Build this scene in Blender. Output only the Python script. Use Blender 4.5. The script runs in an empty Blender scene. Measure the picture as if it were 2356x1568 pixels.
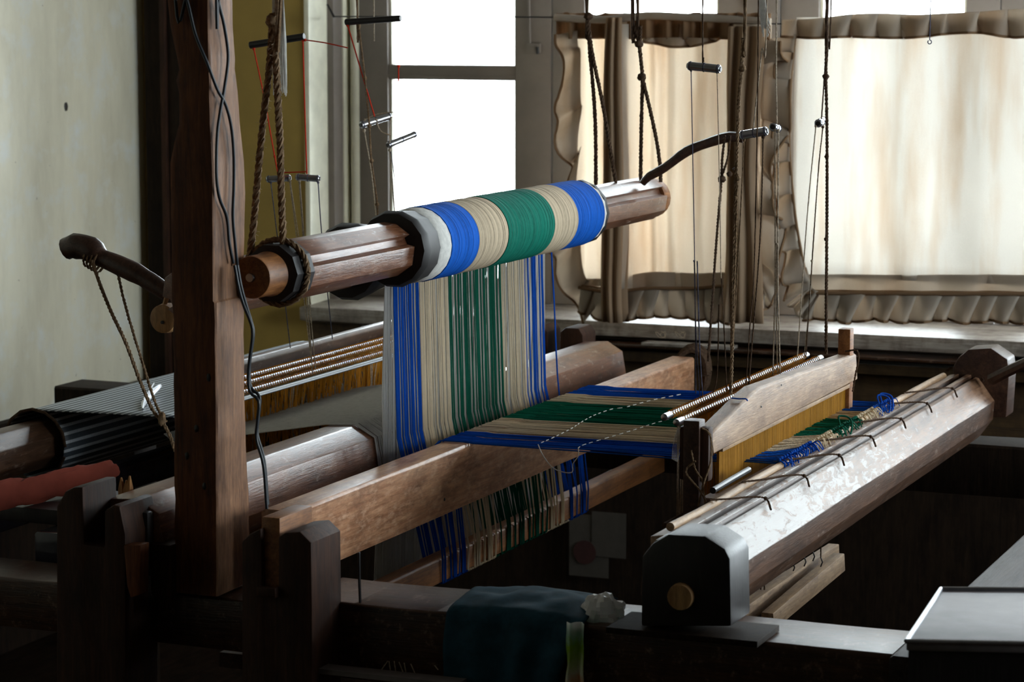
import bpy, bmesh, math, random
from mathutils import Vector, Matrix, noise
random.seed(7)
S = bpy.context.scene
COL = S.collection
# ------------------------------------------------------------------ camera
FPX = 6000.0
PITCH = math.atan(764/FPX)
YAW = math.atan(2500/(FPX*math.cos(PITCH)+764*math.sin(PITCH)))
CAM = Vector((0, 0, 1.55))
cd = bpy.data.cameras.new('camera'); cam = bpy.data.objects.new('camera', cd); COL.objects.link(cam)
cam.location = CAM; cam.rotation_euler = (math.pi/2-PITCH, 0, YAW)
cd.sensor_width = 36; cd.lens = 36*FPX/2356; cd.clip_start = .05
cd.dof.use_dof = True; cd.dof.focus_distance = 4.25; cd.dof.aperture_fstop = 11
S.camera = cam
# ------------------------------------------------------------------ world, exposure
w = bpy.data.worlds.new('sky'); S.world = w; w.use_nodes = True
bg = w.node_tree.nodes['Background']; bg.inputs[0].default_value = (.86, .93, 1, 1); bg.inputs[1].default_value = 20.0
S.view_settings.view_transform = 'Standard'; S.view_settings.look = 'None'
S.view_settings.gamma = 1; S.view_settings.use_curve_mapping = False
S.view_settings.exposure = 0.0

def portal(x0, x1, z0, z1, y):
    l = bpy.data.lights.new('window_portal', 'AREA'); l.shape = 'RECTANGLE'; l.size = x1-x0; l.size_y = z1-z0
    l.cycles.is_portal = True
    o = bpy.data.objects.new('window_portal', l); COL.objects.link(o)
    o.location = ((x0+x1)/2, y, (z0+z1)/2); o.rotation_euler = (-math.pi/2, 0, 0); return o

# pixel of the photograph + one known coordinate -> point in the room (surveying helper)
FW = Vector((-math.sin(YAW)*math.cos(PITCH), math.cos(YAW)*math.cos(PITCH), -math.sin(PITCH)))
RT = Vector((math.cos(YAW), math.sin(YAW), 0)); UP = RT.cross(FW)
def P(px, py, x=None, y=None, z=None):
    d = FW+RT*((px-1178)/FPX)-UP*((py-784)/FPX)
    t = (x-CAM.x)/d.x if x is not None else (y-CAM.y)/d.y if y is not None else (z-CAM.z)/d.z
    return CAM+d*t
def HY(pts, Y): return [P(a, b, y=Y) for a, b in pts]
def HX(pts, X): return [P(a, b, x=X) for a, b in pts]

# ------------------------------------------------------------------ materials
def nodes(name):
    m = bpy.data.materials.new(name); m.use_nodes = True
    nt = m.node_tree; return m, nt, nt.nodes['Principled BSDF']
def coords(nt, scale, kind='Object'):
    tc = nt.nodes.new('ShaderNodeTexCoord'); mp = nt.nodes.new('ShaderNodeMapping')
    mp.inputs['Scale'].default_value = scale; nt.links.new(tc.outputs[kind], mp.inputs[0]); return mp.outputs[0]
def noise_n(nt, vec, scale, detail=5, rough=.6, dist=0):
    n = nt.nodes.new('ShaderNodeTexNoise'); n.inputs['Scale'].default_value = scale; n.inputs['Detail'].default_value = detail
    n.inputs['Roughness'].default_value = rough; n.inputs['Distortion'].default_value = dist
    nt.links.new(vec, n.inputs['Vector']); return n.outputs['Fac']
def ramp(nt, fac, stops):
    r = nt.nodes.new('ShaderNodeValToRGB'); el = r.color_ramp.elements
    el[0].position, el[0].color = stops[0][0], (*stops[0][1], 1); el[1].position, el[1].color = stops[-1][0], (*stops[-1][1], 1)
    for p, c in stops[1:-1]: e = el.new(p); e.color = (*c, 1)
    nt.links.new(fac, r.inputs[0]); return r.outputs[0]
def mixc(nt, fac, a, b, mode='MIX'):
    m = nt.nodes.new('ShaderNodeMix'); m.data_type = 'RGBA'; m.blend_type = mode
    for s, v in ((0, fac), (6, a), (7, b)):
        if hasattr(v, 'default_value') or hasattr(v, 'links'): nt.links.new(v, m.inputs[s])
        elif isinstance(v, (int, float)): m.inputs[s].default_value = v
        else: m.inputs[s].default_value = (*v, 1)
    return m.outputs[2]
def bump(nt, b, fac, strength=.3, dist=.002):
    n = nt.nodes.new('ShaderNodeBump'); n.inputs['Strength'].default_value = strength; n.inputs['Distance'].default_value = dist
    nt.links.new(fac, n.inputs['Height']); nt.links.new(n.outputs[0], b.inputs['Normal'])
def wood(name, dark, light, axis='y', rough=.45, wear=None, spec=.5, grain=1.0, bs=.35, wth=(.56, .7)):
    m, nt, b = nodes(name)
    sc = {'x': (1.2, 16, 16), 'y': (16, 1.2, 16), 'z': (16, 16, 1.2)}[axis]
    v = coords(nt, tuple(s*grain for s in sc))
    f = noise_n(nt, v, 4, 6, .62, 1.4)
    fine = noise_n(nt, v, 22, 4, .7)
    c = ramp(nt, f, [(.3, dark), (.7, light)])
    c2 = ramp(nt, fine, [(.3, (.5, .47, .45)), (.6, (1, 1, 1))])
    c = mixc(nt, .8, c, c2, 'MULTIPLY')
    blot = noise_n(nt, coords(nt, (9, 4, 9) if axis == 'y' else (9, 9, 4)), 3, 5, .7)
    c = mixc(nt, .75, c, ramp(nt, blot, [(.35, (.45, .4, .38)), (.55, (1, 1, 1))]), 'MULTIPLY')
    if wear:
        wn = noise_n(nt, coords(nt, (14, 6, 14)), 5, 8, .75)
        c = mixc(nt, ramp(nt, wn, [(wth[0], (0, 0, 0)), (wth[1], (1, 1, 1))]), c, wear)
    nt.links.new(c, b.inputs['Base Color'])
    rr = nt.nodes.new('ShaderNodeMapRange'); nt.links.new(fine, rr.inputs[0])
    rr.inputs[3].default_value = rough-.1; rr.inputs[4].default_value = rough+.15; nt.links.new(rr.outputs[0], b.inputs['Roughness'])
    b.inputs['Specular IOR Level'].default_value = spec
    bump(nt, b, fine, bs, .0012); return m
def plain(name, c, rough=.5, metal=0, var=.25, sc=30, spec=.5, bs=.2):
    m, nt, b = nodes(name)
    f = noise_n(nt, coords(nt, (1, 1, 1)), sc, 5)
    lo = tuple(x*(1-var) for x in c); hi = tuple(min(1, x*(1+var)) for x in c)
    nt.links.new(ramp(nt, f, [(.3, lo), (.7, hi)]), b.inputs['Base Color'])
    b.inputs['Roughness'].default_value = rough; b.inputs['Metallic'].default_value = metal
    b.inputs['Specular IOR Level'].default_value = spec
    if bs: bump(nt, b, f, bs, .001)
    return m
def yarn(name, c, axis='y', dens=260, trans=0.0, contrast=.55):
    m, nt, b = nodes(name)
    sc = {'y': (4, dens, 4), 'z': (dens, dens, 3), 'x': (3, dens, dens)}[axis]
    f = noise_n(nt, coords(nt, sc), 1, 3, .6)
    g = noise_n(nt, coords(nt, (30, 30, 30)), 4, 4)
    k = ramp(nt, f, [(.28, (1-contrast,)*3), (.62, (1.0,)*3)])
    cc = mixc(nt, 1, c, k, 'MULTIPLY')
    cc = mixc(nt, ramp(nt, g, [(.4, (0, 0, 0)), (.9, (.3,)*3)]), cc, tuple(min(1, x*1.25+.02) for x in c))
    nt.links.new(cc, b.inputs['Base Color']); b.inputs['Roughness'].default_value = .85
    b.inputs['Specular IOR Level'].default_value = .08
    
    bump(nt, b, f, .5, .001)
    if trans: transl(nt, b, cc, trans)
    return m
def transl(nt, b, col, amt):
    t = nt.nodes.new('ShaderNodeBsdfTranslucent'); mx = nt.nodes.new('ShaderNodeMixShader'); mx.inputs[0].default_value = amt
    if hasattr(col, 'links'): nt.links.new(col, t.inputs[0])
    else: t.inputs[0].default_value = (*col, 1)
    out = nt.nodes['Material Output']
    nt.links.new(b.outputs[0], mx.inputs[1]); nt.links.new(t.outputs[0], mx.inputs[2]); nt.links.new(mx.outputs[0], out.inputs[0])
def cloth(name, c, amt, weave=True, stripe=None):
    m, nt, b = nodes(name)
    v = coords(nt, (1, 1, 1)); f = noise_n(nt, coords(nt, (900, 30, 900)), 1, 2)
    g = noise_n(nt, coords(nt, (14, 14, 2.0)), 1, 4)
    cc = mixc(nt, .35, c, ramp(nt, f, [(.3, (.75,)*3), (.7, (1,)*3)]), 'MULTIPLY')
    cc = mixc(nt, .8, cc, ramp(nt, g, [(.3, (.86, .76, .66)), (.55, (1,)*3)]), 'MULTIPLY')
    nt.links.new(cc, b.inputs['Base Color']); b.inputs['Roughness'].default_value = .9; b.inputs['Specular IOR Level'].default_value = .1
    transl(nt, b, cc, amt); return m

M = {}
M['board'] = wood('honey_board', (.36, .15, .07), (.68, .37, .2), 'y', .38, bs=.15, wear=(.72, .46, .3), wth=(.5, .8))
M['board2'] = wood('amber_board', (.22, .08, .02), (.42, .17, .05), 'y', .5, bs=.15)
M['dark'] = wood('dark_timber', (.025, .009, .004), (.07, .026, .011), 'z', .6, spec=.25)
M['darkx'] = wood('dark_rail', (.035, .013, .006), (.09, .038, .016), 'x', .3, wear=(.2, .13, .09))
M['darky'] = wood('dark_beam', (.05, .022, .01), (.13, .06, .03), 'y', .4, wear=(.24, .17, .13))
M['vdark'] = wood('very_dark_wood', (.012, .007, .004), (.03, .017, .009), 'z', .7, spec=.15)
M['black'] = wood('blackened_wood', (.008, .006, .006), (.02, .014, .012), 'z', .4)
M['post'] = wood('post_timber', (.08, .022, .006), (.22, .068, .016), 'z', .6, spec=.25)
M['postside'] = wood('post_lit_side', (.15, .06, .024), (.38, .185, .085), 'z', .55, grain=1.6, bs=.6, spec=.35)  # lighter copy of the post timber, side light put into its colour
M['roller'] = wood('roller_beam', (.13, .045, .02), (.3, .125, .06), 'y', .3, wear=(.4, .3, .24), spec=.7)
def beam_wood():                 # window sheen painted pale at the near end, browner and scuffed at the far end
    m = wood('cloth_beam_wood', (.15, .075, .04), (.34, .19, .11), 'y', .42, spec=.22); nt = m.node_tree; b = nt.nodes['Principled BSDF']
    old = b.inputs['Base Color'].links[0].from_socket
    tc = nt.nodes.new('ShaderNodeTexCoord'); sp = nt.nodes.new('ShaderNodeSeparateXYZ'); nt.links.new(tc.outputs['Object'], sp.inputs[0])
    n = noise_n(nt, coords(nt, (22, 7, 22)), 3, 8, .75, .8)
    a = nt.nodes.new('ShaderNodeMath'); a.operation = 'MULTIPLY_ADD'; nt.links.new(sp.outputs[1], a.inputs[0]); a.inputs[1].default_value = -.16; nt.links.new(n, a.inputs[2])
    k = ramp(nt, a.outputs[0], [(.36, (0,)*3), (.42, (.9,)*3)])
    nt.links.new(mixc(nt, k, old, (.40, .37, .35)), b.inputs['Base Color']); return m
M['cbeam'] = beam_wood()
M['batten'] = wood('pale_batten', (.27, .15, .08), (.5, .33, .2), 'y', .5, grain=1.3)
M['pale'] = wood('pale_slat', (.3, .17, .08), (.55, .36, .2), 'y', .55)
M['peg'] = wood('splintered_peg', (.35, .13, .02), (.6, .28, .06), 'z', .6)
M['disc'] = wood('disc_wood', (.35, .17, .06), (.6, .36, .15), 'z', .6)
M['lever'] = wood('lever_wood', (.035, .014, .008), (.1, .045, .025), 'y', .4)
M['frame'] = plain('old_painted_frame', (.23, .195, .17), .5, var=.12, sc=9, bs=.05)
M['jamb'] = plain('cream_jamb', (.88, .85, .68), .5, var=.12, sc=12)
M['sill'] = wood('sill_paint', (.22, .18, .15), (.5, .46, .41), 'x', .45, bs=.2)
M['metal'] = plain('dull_metal_tube', (.5, .52, .56), .28, 1, .2)
M['dmetal'] = plain('dark_bar', (.02, .018, .018), .4, .2)
M['rope'] = plain('hemp_rope', (.2, .13, .075), .9, var=.5, sc=200, spec=.1)
M['drope'] = plain('dark_rope', (.075, .045, .028), .9, var=.5, sc=200, spec=.1)
M['twine'] = plain('pale_twine', (.45, .37, .28), .9, var=.4, sc=300, spec=.1)
M['bluestring'] = plain('slate_string', (.1, .1, .14), .8, var=.4, sc=300, spec=.1)
M['red'] = plain('red_string', (.6, .045, .02), .8, var=.2, sc=300, spec=.1)
M['white'] = plain('white_cotton', (.75, .74, .7), .9, var=.15, sc=100, spec=.1)
M['cable'] = plain('black_cable', (.006, .01, .016), .5, var=.1)
M['yblue'] = yarn('blue_yarn', (.004, .12, .6), 'y', 320, 0, .7); M['ybeige'] = yarn('beige_yarn', (.62, .5, .35), 'y', 320, 0, .6); M['ygreen'] = yarn('green_yarn', (.002, .19, .13), 'y', 320, 0, .7)
M['tblue'] = yarn('blue_thread', (.01, .11, .56), 'z', 90, .25, .4); M['tbeige'] = yarn('beige_thread', (.82, .7, .52), 'z', 90, .3, .35)
M['tgreen'] = yarn('green_thread', (.01, .14, .085), 'z', 90, .25, .4); M['twhite'] = yarn('white_thread', (.72, .7, .66), 'z', 90, .35, .2)
M['fblue'] = yarn('blue_weft_thread', (.01, .12, .6), 'x', 420, 0, .75); M['fbeige'] = yarn('beige_flat_thread', (.85, .7, .5), 'x', 420, 0, .75); M['fgreen'] = yarn('green_flat_thread', (.008, .2, .12), 'x', 420, 0, .75)  # strong dark streaks paint in the shaded gaps between strand groups
M['gold'] = yarn('golden_heddle', (.8, .36, .04), 'z', 200, .2, .6)
M['reed'] = yarn('yellow_reed', (.46, .21, .02), 'z', 300, .2, .6)
M['curtain'] = cloth('curtain_cotton', (.80, .77, .72), .52)
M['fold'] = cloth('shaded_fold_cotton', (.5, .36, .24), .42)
M['warmc'] = cloth('aged_curtain_cotton', (.80, .72, .62), .56)
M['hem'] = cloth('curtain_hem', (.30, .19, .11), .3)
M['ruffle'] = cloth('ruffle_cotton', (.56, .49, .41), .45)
M['redcloth'] = plain('brick_red_cloth', (.17, .036, .022), .85, var=.25, sc=14, spec=.1)
M['navycloth'] = plain('navy_cloth', (.012, .055, .085), .8, var=.3, sc=40, spec=.2)
M['redge'] = plain('bright_edge_varnish', (.03, .03, .04), .15, var=.2)
M['paper'] = plain('old_paper', (.06, .05, .04), .8, var=.15)
M['redink'] = plain('dull_red_print', (.04, .01, .008), .8)
M['collar'] = plain('black_collar', (.007, .005, .005), .6, var=.3)
M['tin'] = plain('tin_top', (.16, .14, .14), .5, .1, .4, 8)

# ------------------------------------------------------------------ mesh builder
class B:
    def __init__(s): s.v = []; s.f = []
    def add(s, vs, fs):
        n = len(s.v); s.v += [Vector(a) for a in vs]; s.f += [tuple(i+n for i in f) for f in fs]; return s
    def box(s, x0, x1, y0, y1, z0, z1):
        return s.add([(x, y, z) for x in (x0, x1) for y in (y0, y1) for z in (z0, z1)],
            [(0, 1, 3, 2), (4, 6, 7, 5), (0, 4, 5, 1), (2, 3, 7, 6), (0, 2, 6, 4), (1, 5, 7, 3)])
    def loft(s, rings, caps=True):
        n = len(rings[0]); k = len(rings); vs = [p for r in rings for p in r]
        fs = [(i*n+j, i*n+(j+1) % n, (i+1)*n+(j+1) % n, (i+1)*n+j) for i in range(k-1) for j in range(n)]
        if caps: fs += [tuple(range(n))[::-1], tuple((k-1)*n+j for j in range(n))]
        return s.add(vs, fs)
    def prism_y(s, prof, y0, y1, seg=8, jit=0.0, seed=0):   # prof: (x,z) outline swept along the beam
        rings = []
        for i in range(seg+1):
            y = y0+(y1-y0)*i/seg
            rings.append([Vector((x+jit*noise.noise(Vector((j*7.1+seed, y*5, 1))), y, z+jit*noise.noise(Vector((j*7.1+seed, y*5, 9))))) for j, (x, z) in enumerate(prof)])
        return s.loft(rings)
    def prism_x(s, prof, x0, x1, seg=8, jit=0.0, seed=0):   # prof: (y,z)
        rings = []
        for i in range(seg+1):
            x = x0+(x1-x0)*i/seg
            rings.append([Vector((x, y+jit*noise.noise(Vector((j*7.1+seed, x*5, 1))), z+jit*noise.noise(Vector((j*7.1+seed, x*5, 9))))) for j, (y, z) in enumerate(prof)])
        return s.loft(rings)
    def prism_z(s, prof, z0, z1, seg=6, jit=0.0, seed=0):
        rings = []
        for i in range(seg+1):
            z = z0+(z1-z0)*i/seg
            rings.append([Vector((x+jit*noise.noise(Vector((j*7.1+seed, z*5, 1))), y+jit*noise.noise(Vector((j*7.1+seed, z*5, 9))), z)) for j, (x, y) in enumerate(prof)])
        return s.loft(rings)
    def tube(s, pts, r, n=6, caps=True):
        pts = [Vector(p) for p in pts]; rings = []; u = None
        for i, p in enumerate(pts):
            t = (pts[min(i+1, len(pts)-1)]-pts[max(i-1, 0)])
            if t.length < 1e-9: t = Vector((0, 0, 1))
            t.normalize()
            if u is None:
                a = Vector((0, 0, 1)) if abs(t.z) < .9 else Vector((1, 0, 0)); u = (a-t*a.dot(t)).normalized()
            else:
                u = (u-t*u.dot(t)).normalized()
            w_ = t.cross(u); rr = r[i] if isinstance(r, (list, tuple)) else r
            rings.append([p+(u*math.cos(2*math.pi*j/n)+w_*math.sin(2*math.pi*j/n))*rr for j in range(n)])
        return s.loft(rings, caps)
    def rope(s, pts, r, pitch=None, strands=3):            # twisted strands
        pts = smooth(pts, .006); pitch = pitch or r*6
        L = [0]
        for a, b in zip(pts, pts[1:]): L.append(L[-1]+(b-a).length)
        for k in range(strands):
            out = []
            for i, p in enumerate(pts):
                t = (pts[min(i+1, len(pts)-1)]-pts[max(i-1, 0)]).normalized()
                a = Vector((0, 1, 0)) if abs(t.y) < .9 else Vector((1, 0, 0)); u = (a-t*a.dot(t)).normalized(); w_ = t.cross(u)
                an = 2*math.pi*(L[i]/pitch+k/strands); rr = r*.5*(1+.25*noise.noise(p*90))
                out.append(p+(u*math.cos(an)+w_*math.sin(an))*rr)
            s.tube(out, r*.58, 5)
        return s
    def fuzz(s, pts, r, dens=400, ln=.006):
        pts = smooth(pts, .01)
        for a, b in zip(pts, pts[1:]):
            for _ in range(max(1, int((b-a).length*dens))):
                p = a.lerp(b, random.random()); d = Vector((random.gauss(0, 1), random.gauss(0, 1), random.gauss(0, 1))).normalized()
                e = p+d*(r+ln*random.random()); m = p.lerp(e, .6)+Vector((0, 0, random.uniform(-.001, .001)))
                s.tube([p, m, e], .00022, 3, False)
        return s
    def ball(s, c, r, n=8, m=6, sq=(1, 1, 1)):
        c = Vector(c); rings = []
        for i in range(1, m):
            th = math.pi*i/m
            rings.append([c+Vector((r*sq[0]*math.sin(th)*math.cos(2*math.pi*j/n), r*sq[1]*math.sin(th)*math.sin(2*math.pi*j/n), r*sq[2]*math.cos(th)))*(1+.12*random.uniform(-1, 1)) for j in range(n)])
        for rg in rings:
            pass
        return s.loft(rings)
    def lathe_y(s, cx, cz, prof, n=48):                   # prof: (y, radius)
        rings = [[Vector((cx+r*math.cos(2*math.pi*j/n), y, cz+r*math.sin(2*math.pi*j/n))) for j in range(n)] for y, r in prof]
        return s.loft(rings)
    def grid(s, rows):
        n = len(rows[0]); vs = [p for r in rows for p in r]
        return s.add(vs, [(i*n+j, i*n+j+1, (i+1)*n+j+1, (i+1)*n+j) for i in range(len(rows)-1) for j in range(n-1)])
    def make(s, name, mat, parent=None, label=None, cat=None, group=None, kind=None, bevel=0, ang=35, solid=0):
        me = bpy.data.meshes.new(name)
        if parent is not None: o0 = parent.matrix_world.translation.copy() if parent.parent is None else parent['_o']
        else:
            xs = [v.x for v in s.v]; ys = [v.y for v in s.v]; zs = [v.z for v in s.v]
            o0 = Vector(((min(xs)+max(xs))/2, (min(ys)+max(ys))/2, min(zs)))
        o0 = Vector(o0)
        me.from_pydata([v-o0 for v in s.v], [], s.f); me.update()
        bm = bmesh.new(); bm.from_mesh(me)
        if s.f and not solid: bmesh.ops.recalc_face_normals(bm, faces=bm.faces)
        if bevel:
            es = [e for e in bm.edges if len(e.link_faces) == 2 and e.calc_face_angle(0) > math.radians(30)]
            bmesh.ops.bevel(bm, geom=es, offset=bevel, segments=2, affect='EDGES', profile=.6, clamp_overlap=True)
        bm.to_mesh(me); bm.free()
        me.shade_smooth(); me.set_sharp_from_angle(angle=math.radians(ang))
        me.materials.append(M[mat] if isinstance(mat, str) else mat)
        o = bpy.data.objects.new(name, me); COL.objects.link(o)
        if parent is not None:
            o.parent = parent
        else: o.location = o0
        if solid:
            md = o.modifiers.new('thickness', 'SOLIDIFY'); md.thickness = solid; md.offset = 0
        tag(o, label, cat, group, kind); return o
def tag(o, label=None, cat=None, group=None, kind=None):
    if label: o['label'] = label
    if cat: o['category'] = cat
    if group: o['group'] = group
    if kind: o['kind'] = kind
    return o
def thing(name, loc, label, cat, group=None):
    o = bpy.data.objects.new(name, None); COL.objects.link(o); o.location = loc; o.empty_display_size = .05
    bpy.context.view_layer.update()
    return tag(o, label, cat, group)
def sub(part, b, name, mat, **k):    # sub-part: a child of a part (parts sit at their thing's origin)
    part['_o'] = list(part.parent.matrix_world.translation); o = b.make(name, mat, part, **k); del part['_o']; return o
def smooth(pts, step=.02):
    pts = [Vector(p) for p in pts]
    if len(pts) < 3:
        n = max(2, int((pts[1]-pts[0]).length/step)); return [pts[0].lerp(pts[1], i/n) for i in range(n+1)]
    out = []
    q = [pts[0]*2-pts[1]]+pts+[pts[-1]*2-pts[-2]]
    for i in range(1, len(q)-2):
        a, b, c, d = q[i-1:i+3]; n = max(2, int((c-b).length/step))
        for k in range(n):
            t = k/n; out.append(.5*((2*b)+(c-a)*t+(2*a-5*b+4*c-d)*t*t+(3*b-a-3*c+d)*t**3))
    out.append(pts[-1]); return out
def struct(b, name, mat, **k): return b.make(name, mat, kind='structure', **k)

# ================================================================== ROOM
WY = 6.0; GY = 6.2; XL = -3.53; XR = 2.6; CEIL = 2.5
m, nt, bb = nodes('left_plaster')
f1 = noise_n(nt, coords(nt, (2, 2, .5)), 4, 6, .7); f2 = noise_n(nt, coords(nt, (3, 3, 3)), 3, 7, .65)
c = ramp(nt, f1, [(.3, (.62, .57, .43)), (.6, (.76, .71, .55))])
c = mixc(nt, ramp(nt, f2, [(.5, (0,)*3), (.72, (1,)*3)]), c, (.74, .75, .70))
sp = noise_n(nt, coords(nt, (1, 1, 1)), 45, 3); c = mixc(nt, ramp(nt, sp, [(.72, (0,)*3), (.78, (.8,)*3)]), c, (.15, .11, .07))
nt.links.new(c, bb.inputs['Base Color']); bb.inputs['Roughness'].default_value = .6; bump(nt, bb, f2, .1, .01); M['wall'] = m
M['olive'] = plain('olive_plaster', (.34, .225, .05), .7, var=.15, sc=6)
M['dwall'] = wood('ochre_panel', (.06, .03, .008), (.1, .055, .018), 'x', .6)
M['floor'] = wood('dark_floor', (.012, .008, .005), (.03, .018, .012), 'y', .8, spec=.03)
M['room'] = plain('room_plaster', (.11, .085, .06), .8, var=.1, sc=4)
struct(B().box(XL-.2, XR+.2, -2.2, WY+.5, -.1, 0), 'floor', 'floor')
struct(B().box(XL-.2, XR+.2, -2.2, WY+.5, CEIL, CEIL+.1), 'ceiling', 'room')
struct(B().box(XL-.2, XL, -2.2, WY+.3, 0, CEIL), 'wall_left', 'wall')
RY0, RY1, RZ0, RZ1 = 3.3, 5.8, 1.1, 2.4               # the side window beyond the frame, whose light falls on the loom
struct(B().box(XR, XR+.2, -2.2, RY0, 0, CEIL).box(XR, XR+.2, RY1, WY+.3, 0, CEIL).box(XR, XR+.2, RY0, RY1, 0, RZ0).box(XR, XR+.2, RY0, RY1, RZ1, CEIL), 'wall_right', 'room')
o = portal(0, RY1-RY0, RZ0, RZ1, (RY0+RY1)/2); o.location = (XR+.22, (RY0+RY1)/2, (RZ0+RZ1)/2); o.rotation_euler = (math.pi/2, 0, math.pi/2)
struct(B().box(XL, XR, -2.2, -2.0, 0, CEIL), 'wall_near', 'room')
wx = lambda px, Y=GY: P(px, 300, y=Y).x
X0 = wx(705, WY)                                    # where the reveal begins
# window wall pieces: solid left part, parapet under the sill, lintel
struct(B().box(XL, X0, WY, WY+.35, 0, CEIL), 'wall_window', 'olive', bevel=.004)
struct(B().box(X0, XR, WY, WY+.35, 0, .745).box(X0, XR, WY, WY+.35, 2.25, CEIL), 'wall_parapet', 'dwall')
struct(B().box(wx(334, WY-.04), wx(425, WY-.04), WY-.04, WY, 0, CEIL), 'trim_1', 'vdark', bevel=.006)      # dark corner post
struct(B().box(wx(372, WY-.05), wx(384, WY-.05), WY-.055, WY-.04, 0, CEIL), 'trim_2', 'dark', bevel=.003)
# reveal lining at the left of the windows
struct(B().box(XL, XL+.03, -2, WY-.13, 0, .56), 'wall_shade_panel', 'vdark')  # dark panel added so the lower left wall sinks into shade
struct(B().box(XL+.03, X0, WY-.15, WY-.001, 0, .58), 'trim_shade_corner', 'vdark')  # dark panel added to shade the foot of the olive wall
struct(B().box(X0, XR, WY-.03, WY-.001, 0, .54), 'trim_shade_window', 'vdark')  # dark panel added, standing in for the deep shade under the window
struct(B().box(X0-.002, X0+.012, WY-.006, WY+.11, .745, 2.25), 'trim_3', 'jamb', bevel=.003)
struct(B().box(X0-.0, X0+.03, WY+.10, WY+.155, .745, 2.25), 'trim_4', 'frame', bevel=.006)
struct(B().box(X0+.0, X0+.035, WY+.150, WY+.2, .745, 2.25), 'trim_5', 'jamb', bevel=.012)
struct(B().tube([(X0+.055, WY+.175, .745), (X0+.055, WY+.175, 2.25)], .012, 12), 'trim_6', 'jamb')
# sill, sill nose and the ledges below
struct(B().prism_x([(WY-.05, .755), (WY-.05, .79), (WY+.2, .80), (WY+.2, .745), (WY-.0, .745)], X0, XR, 30, .002), 'window_sill', 'sill', bevel=.003)
struct(B().box(X0+.3, XR, WY-.09, WY-.0, .735, .742), 'ledge', 'darkx', bevel=.002)
struct(B().box(X0+.3, XR, WY-.05, WY-.001, .695, .72).box(X0+.3, XR, WY-.04, WY-.001, .55, .58), 'trim_7', 'dwall', bevel=.003)
# glass
mg = bpy.data.materials.new('window_glass'); mg.use_nodes = True; nt = mg.node_tree; nt.nodes.clear()
o_ = nt.nodes.new('ShaderNodeOutputMaterial'); tr = nt.nodes.new('ShaderNodeBsdfTransparent'); gl = nt.nodes.new('ShaderNodeBsdfGlossy'); fr = nt.nodes.new('ShaderNodeFresnel')
mx = nt.nodes.new('ShaderNodeMixShader'); gl.inputs['Roughness'].default_value = .02; fr.inputs[0].default_value = 1.45; tr.inputs[0].default_value = (.97, .99, .98, 1)
nt.links.new(fr.outputs[0], mx.inputs[0]); nt.links.new(tr.outputs[0], mx.inputs[1]); nt.links.new(gl.outputs[0], mx.inputs[2]); nt.links.new(mx.outputs[0], o_.inputs[0]); M['glass'] = mg
ZM0, ZM1 = P(1050, 184, y=GY).z, P(1050, 149, y=GY).z
def window(i, xa, xb, ga, gb, zb=.86):
    t = thing('window_%d' % i, ((xa+xb)/2, GY, .8), None, None); t['kind'] = 'structure'
    y0, y1 = GY-.025, GY+.02
    z0, z1 = .80, 2.25
    for q in ((xa, ga, z0, z1), (gb, xb, z0, z1)):
        B().box(q[0], q[1], y0, y1, q[2], q[3]).make('stile', 'frame', t, bevel=.003)
        e = ga if q[0] == xa else gb; sgn = 1 if q[0] == xa else -1
        B().box(min(e, e+sgn*.007), max(e, e+sgn*.007), y0+.012, y1-.01, zb, z1-.06).make('glazing_bead', 'jamb', t, bevel=.001)
    for a, b_ in ((z0, zb), (z1-.06, z1)): B().box(ga, gb, y0, y1, a, b_).make('rail', 'frame', t, bevel=.003)
    for a, b_ in ((ZM0, ZM1), (ZM1+.33, ZM1+.36)):
        B().box(ga, gb, y0+.004, y1, a, b_).make('muntin', 'frame', t, bevel=.004)
        B().box(ga, gb, y0+.001, y0+.008, a+.006, a+.012).make('muntin_ridge', 'frame', t, bevel=.001)
    for a, b_ in ((zb, ZM0), (ZM1, ZM1+.33), (ZM1+.36, z1-.06)): B().box(ga, gb, GY-.002, GY+.001, a, b_).make('pane', 'glass', t)
    return t
tw_ = thing('window_9', (XR+.1, RY0, RZ0), None, None); tw_['kind'] = 'structure'
for ya, yb, za, zc in ((RY0, RY0+.06, RZ0, RZ1), (RY1-.06, RY1, RZ0, RZ1), (RY0, RY1, RZ0, RZ0+.06), (RY0, RY1, RZ1-.06, RZ1), ((RY0+RY1)/2-.04, (RY0+RY1)/2+.04, RZ0, RZ1), (RY0, RY1, 1.7, 1.73)): B().box(XR+.08, XR+.12, ya, yb, za, zc).make('bar', 'frame', tw_)
B().box(XR+.1, XR+.103, RY0, RY1, RZ0, RZ1).make('pane', 'glass', tw_)
w1 = window(1, wx(833), wx(1276), wx(902), wx(1194))
w2 = window(2, wx(1279), wx(1722), wx(1352), wx(1656))
w3 = window(3, wx(1800), wx(2300), wx(1887), wx(2222))
xs = wx(2302); i = 4
while xs+.5 < XR:
    window(i, xs, xs+.46, xs+.07, xs+.39); xs += .462; i += 1
struct(B().box(xs, XR, WY, WY+.3, .745, 2.25), 'wall_pier', 'room')
struct(B().box(wx(1722), wx(1798), WY+.16, WY+.24, .745, 2.25), 'trim_8', 'frame', bevel=.004)
struct(B().box(X0+.03, wx(833), WY+.19, WY+.24, .745, 2.25), 'trim_9', 'frame', bevel=.004)
portal(X0+.05, -.6, .8, 2.25, WY+.3); portal(-.6, XR, .8, 2.25, WY+.3)
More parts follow.
